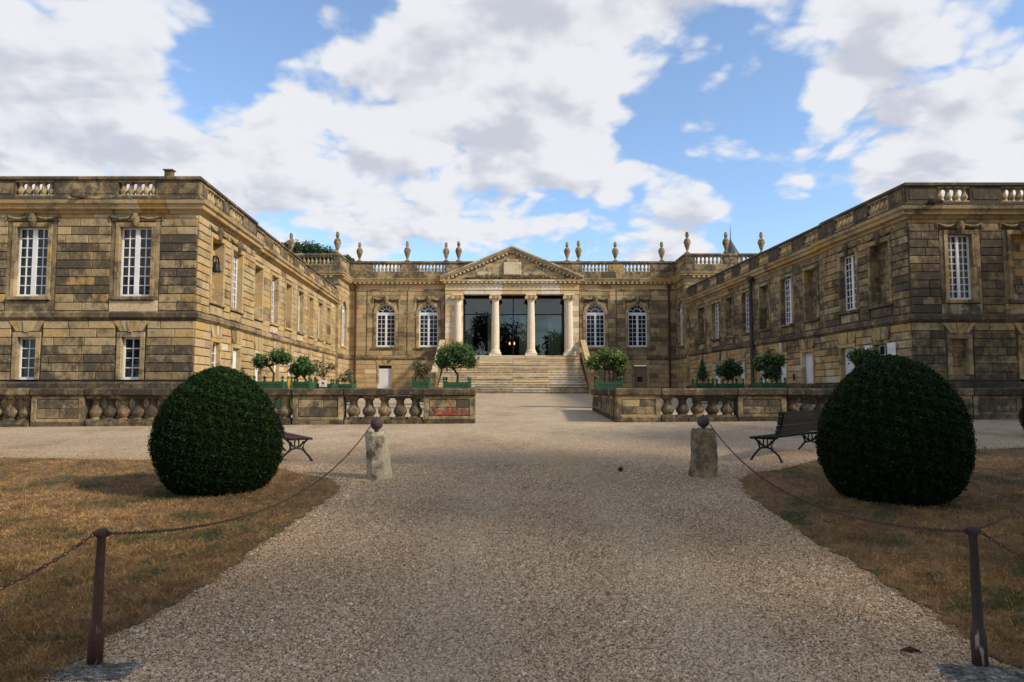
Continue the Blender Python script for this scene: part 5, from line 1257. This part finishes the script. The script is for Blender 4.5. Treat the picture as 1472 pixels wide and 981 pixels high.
# ================================================================== STONE BOLLARDS, IRON POSTS, CHAINS
def bollard(label, x, y, h, r, lean, squ, tint=(1, .5, .5)):
    z0 = gz(x, y); T = thing('stone_bollard', label, 'bollard', (x, y, z0), 0, 'stone bollards with iron balls'); rr = random.Random(int(x*100))
    mb = MB(); segs = 20; rings = 12; vs = []; fs = []
    for j in range(rings+1):
        u = j/rings; rad = r*(1.06-.15*u)*(1-(.18 if j == rings else 0))
        for i in range(segs):
            a = 2*math.pi*i/segs; n_ = 1+.06*math.sin(3*a+u*5)+.03*math.sin(7*a-u*11)+rr.uniform(-.03, .03)
            vs.append((rad*n_*math.cos(a)+lean*u, rad*n_*math.sin(a)*squ, u*h-.05*(j == 0)+(rr.uniform(-.02, .02) if j > 9 else 0)))
    for j in range(rings):
        for i in range(segs): k = (i+1) % segs; fs.append((j*segs+i, j*segs+k, (j+1)*segs+k, (j+1)*segs+i))
    fs.append(tuple(rings*segs+i for i in range(segs))); mb.add(vs, fs, tint); mb.build('weathered_stone', BOLL, T, smooth=False)
    mb = MB(); R = .098; lathe(mb, lean, 0, h-.01, [(.03, 0), (.035, .03)]+[(R*math.sin(q), .03+R-R*math.cos(q)) for q in [math.pi*i/9 for i in range(1, 9)]]+[(.012, .03+2*R), (.01, .05+2*R)], 16); mb.build('iron_ball', RUSTB, T, smooth=True)
    return (x+lean, y, z0+h+.03+R)
BOLL = stone_material('bollard_limestone', (.10, .082, .06), 1.0, 1, 1.5)
lx, lz = U(545, 688, 11.0); topL = bollard('whitish stone bollard with rusty ball, left of the path', lx, 11.0, .72, .185, -.05, 1)
rx, rz_ = U(1011, 683, 11.1); topR = bollard('grey stone bollard with iron ball, right of the path', rx, 11.1, .74, .205, .015, 1, (.35, .72, .5))
def iron_post(label, px, yb, Y, h, mat, base, lean):
    x, _ = U(px, yb, Y); z0 = gz(x, Y); T = thing('iron_post', label, 'post', (x, Y, z0), 0, 'iron chain posts on stone footings')
    mb = MB(); b0 = .012; rr = random.Random(px)
    def ring(r, z): return (r, z)
    n = 8
    lathe(mb, 0, 0, 0, [(.042, b0-.02), (.041, b0+.16), (.037, b0+.18), (.028, b0+.22), (.026, b0+h*.6), (.023, b0+h*.93), (.028, b0+h*.94), (.034, b0+h*.955), (.034, b0+h*.985), (.025, b0+h)], 10)
    for i in range(len(mb.v)): v = mb.v[i]; mb.v[i] = (v[0]+lean*(v[2]/h)+rr.uniform(-.0015, .0015), v[1]+rr.uniform(-.0015, .0015), v[2])
    o_ = mb.build('post', mat, T, smooth=True)
    mb = MB(); 
    for sg in (-1, 1): 
        pts = [(lean+sg*(.028+.016*math.sin(q)), 0, b0+h*.965+.016*math.cos(q)) for q in np.linspace(0, 2*math.pi, 9)]; tube(mb, pts, .005, 5, cap=False)
    mb.build('eye_bolt', mat, T)
    # rough footing stone
    mb = MB(); segs = 18; vs = []; fs = []; (sx_, sy_, ox, oy) = base
    jit = [rr.uniform(-.09, .07) for _ in range(segs)]
    for j, (u, zz_) in enumerate(((1.04, -.1), (1.0, -.01), (.95, .008), (.5, .015))):
        for i in range(segs):
            a = 2*math.pi*(i+.5)/segs; q = u*(1+jit[i]+rr.uniform(-.015, .015)); c_, s_ = math.cos(a), math.sin(a); k = 1/max(abs(c_), abs(s_))**.9
            vs.append((ox+sx_*q*c_*k, oy+sy_*q*s_*k, zz_+rr.uniform(-.006, .006)))
    for j in range(3):
        for i in range(segs): k = (i+1) % segs; fs.append((j*segs+i, j*segs+k, (j+1)*segs+k, (j+1)*segs+i))
    fs.append(tuple(3*segs+i for i in range(segs))); mb.add(vs, fs, (1, .55, .5)); mb.build('footing_stone', FOOT, T)
    return (x+lean, Y, z0+b0+h*.965)
m, t, b, o = newmat('lichened_footing'); FOOT = m
c = ramp(t, posn(t, 38, 6, .75, (1, 1, 3)), [(.36, (.04, .036, .03)), (.48, (.17, .152, .125)), (.58, (.32, .29, .24)), (.66, (.58, .55, .48))])
c = MIX(t, 1.0, c, ramp(t, posn(t, 6, 4, .6), [(.35, (.45, .45, .45)), (.65, (1.3, 1.3, 1.3))]), 'MULTIPLY'); L(t, c, b.inputs['Base Color']); b.inputs['Roughness'].default_value = .95; b.inputs['Specular IOR Level'].default_value = .1; bump(t, b, posn(t, 30, 6, .7), .03)
pL = iron_post('rusty brown iron post in the near left corner on a grey footing stone', 136, 950, 4.05, .745, RUST, (.24, .13, .035, -.10), .012)
pR = iron_post('blackish iron post in the near right corner on a grey footing stone', 1410, 966, 4.02, .765, RUSTD, (.24, .13, -.04, -.10), -.012)
def chain(label, a, b_, sag, link=.036, name='chain', w0=.0038):
    a, b_ = Vector(a), Vector(b_); mb = MB(); K = 200
    pts = [a.lerp(b_, i/K)-Vector((0, 0, sag*4*(i/K)*(1-i/K))) for i in range(K+1)]
    dist = [0]
    for p, q in zip(pts, pts[1:]): dist.append(dist[-1]+(q-p).length)
    n = int(dist[-1]/(link*.72)); j = 0
    for i in range(n):
        d = (i+.5)*dist[-1]/n
        while j < K-1 and dist[j+1] < d: j += 1
        p = pts[j].lerp(pts[j+1], (d-dist[j])/(dist[j+1]-dist[j])); t_ = (pts[j+1]-pts[j]).normalized()
        sd = t_.cross(Vector((0, 0, 1))).normalized(); up = sd.cross(t_)
        w_ = sd if i % 2 else up; w_ = (w_+(up if i % 2 else sd)*random.uniform(-.35, .35)).normalized(); nn = t_.cross(w_)
        segs, rs_ = 10, 4; vs = []; fs = []
        for q in range(segs):
            A_ = 2*math.pi*q/segs; c_, s_ = math.cos(A_), math.sin(A_)
            ctr = p+t_*(link*.42*c_)+w_*(link*.24*s_); rad_d = (t_*c_+w_*s_).normalized()
            for k in range(rs_):
                B_ = 2*math.pi*k/rs_+.78; vs.append(ctr+rad_d*(w0*math.cos(B_))+nn*(w0*math.sin(B_)))
        for q in range(segs):
            for k in range(rs_): q2, k2 = (q+1) % segs, (k+1) % rs_; fs.append((q*rs_+k, q2*rs_+k, q2*rs_+k2, q*rs_+k2))
        mb.add(vs, fs)
    o_ = mb.build(name, RUSTC); tag(o_, label, 'chain', 'rusty chains between posts'); return o_
chain('long rusty chain sagging from the near left post to the left bollard', (pL[0]+.04, pL[1], pL[2]), (topL[0]-.1, topL[1], topL[2]-.05), .40)
chain('long rusty chain sagging from the near right post to the right bollard', (pR[0]-.04, pR[1], pR[2]), (topR[0]+.1, topR[1], topR[2]-.05), .38)
chain('rusty chain running out of the picture at the left edge', (pL[0]-.04, pL[1], pL[2]), (pL[0]-1.3, pL[1]-1.05, pL[2]-.0), .30)
chain('rusty chain running out of the picture at the right edge', (pR[0]+.04, pR[1], pR[2]), (pR[0]+1.1, pR[1]-.75, pR[2]-.05), .22)
chain('thin chain running level behind the near right post', (pR[0]+.03, pR[1]+.02, pR[2]+.005), (pR[0]+2.0, pR[1]+1.9, pR[2]+.10), .06, .03, 'chain', .0025)

# weeds at the lawn edges
wb = []
for (px_, py_) in ((396, 765), (303, 800), (240, 808), (352, 752), (205, 870), (150, 905), (1300, 800), (1330, 830), (1330, 770), (1360, 830), (1230, 775), (90, 760), (60, 700), (1440, 830), (1420, 880)):
    wx, wy = gpt(px_, py_)
    for k in range(random.randint(14, 30)): wb.append((wx+random.gauss(0, .07), wy+random.gauss(0, .06), gz(wx, wy)+.012+random.random()*.02))
wb = np.array(wb); o = leaves('weed_leaves', wb, np.tile([0, -.4, .6], (len(wb), 1)), .045, .28, ORLEAF, None, RNG.random(len(wb))*.6, .9)
o['kind'] = 'stuff'; o['label'] = 'small green weeds at the edges of the dry lawns'
# ------------------------------------------------------------------ small things on the ground
x, Y = gpt(892, 678); mb = MB()
for k in range(26):
    a = k*2.4; q = .04*math.sqrt(max(0, 1-((k-11)/15)**2)); z = .012+.0022*k
    mb.add([(x+q*.5*math.cos(a), Y+q*.5*math.sin(a), gz(x, Y)+z), (x+q*1.2*math.cos(a-.3), Y+q*1.2*math.sin(a-.3), gz(x, Y)+z+.006), (x+q*1.4*math.cos(a), Y+q*1.4*math.sin(a), gz(x, Y)+z+.014), (x+q*1.2*math.cos(a+.3), Y+q*1.2*math.sin(a+.3), gz(x, Y)+z+.006)], [(0, 1, 2, 3)])
lathe(mb, x, Y, gz(x, Y), [(.02, 0), (.04, .025), (.03, .055), (.01, .07)], 8); o = mb.build('fir_cone', BROWNC); tag(o, 'small dark brown cone lying on the gravel between the bollards', 'cone')
x, Y = gpt(1310, 940); mb = MB(); tube(mb, [(x-.06, Y, gz(x, Y)+.02), (x, Y+.01, gz(x, Y)+.025), (x+.05, Y, gz(x, Y)+.015)], [.006, .016, .006], 6); o = mb.build('dark_twig', BROWNC); tag(o, 'short dark twig on the gravel left of the near right post', 'twig')
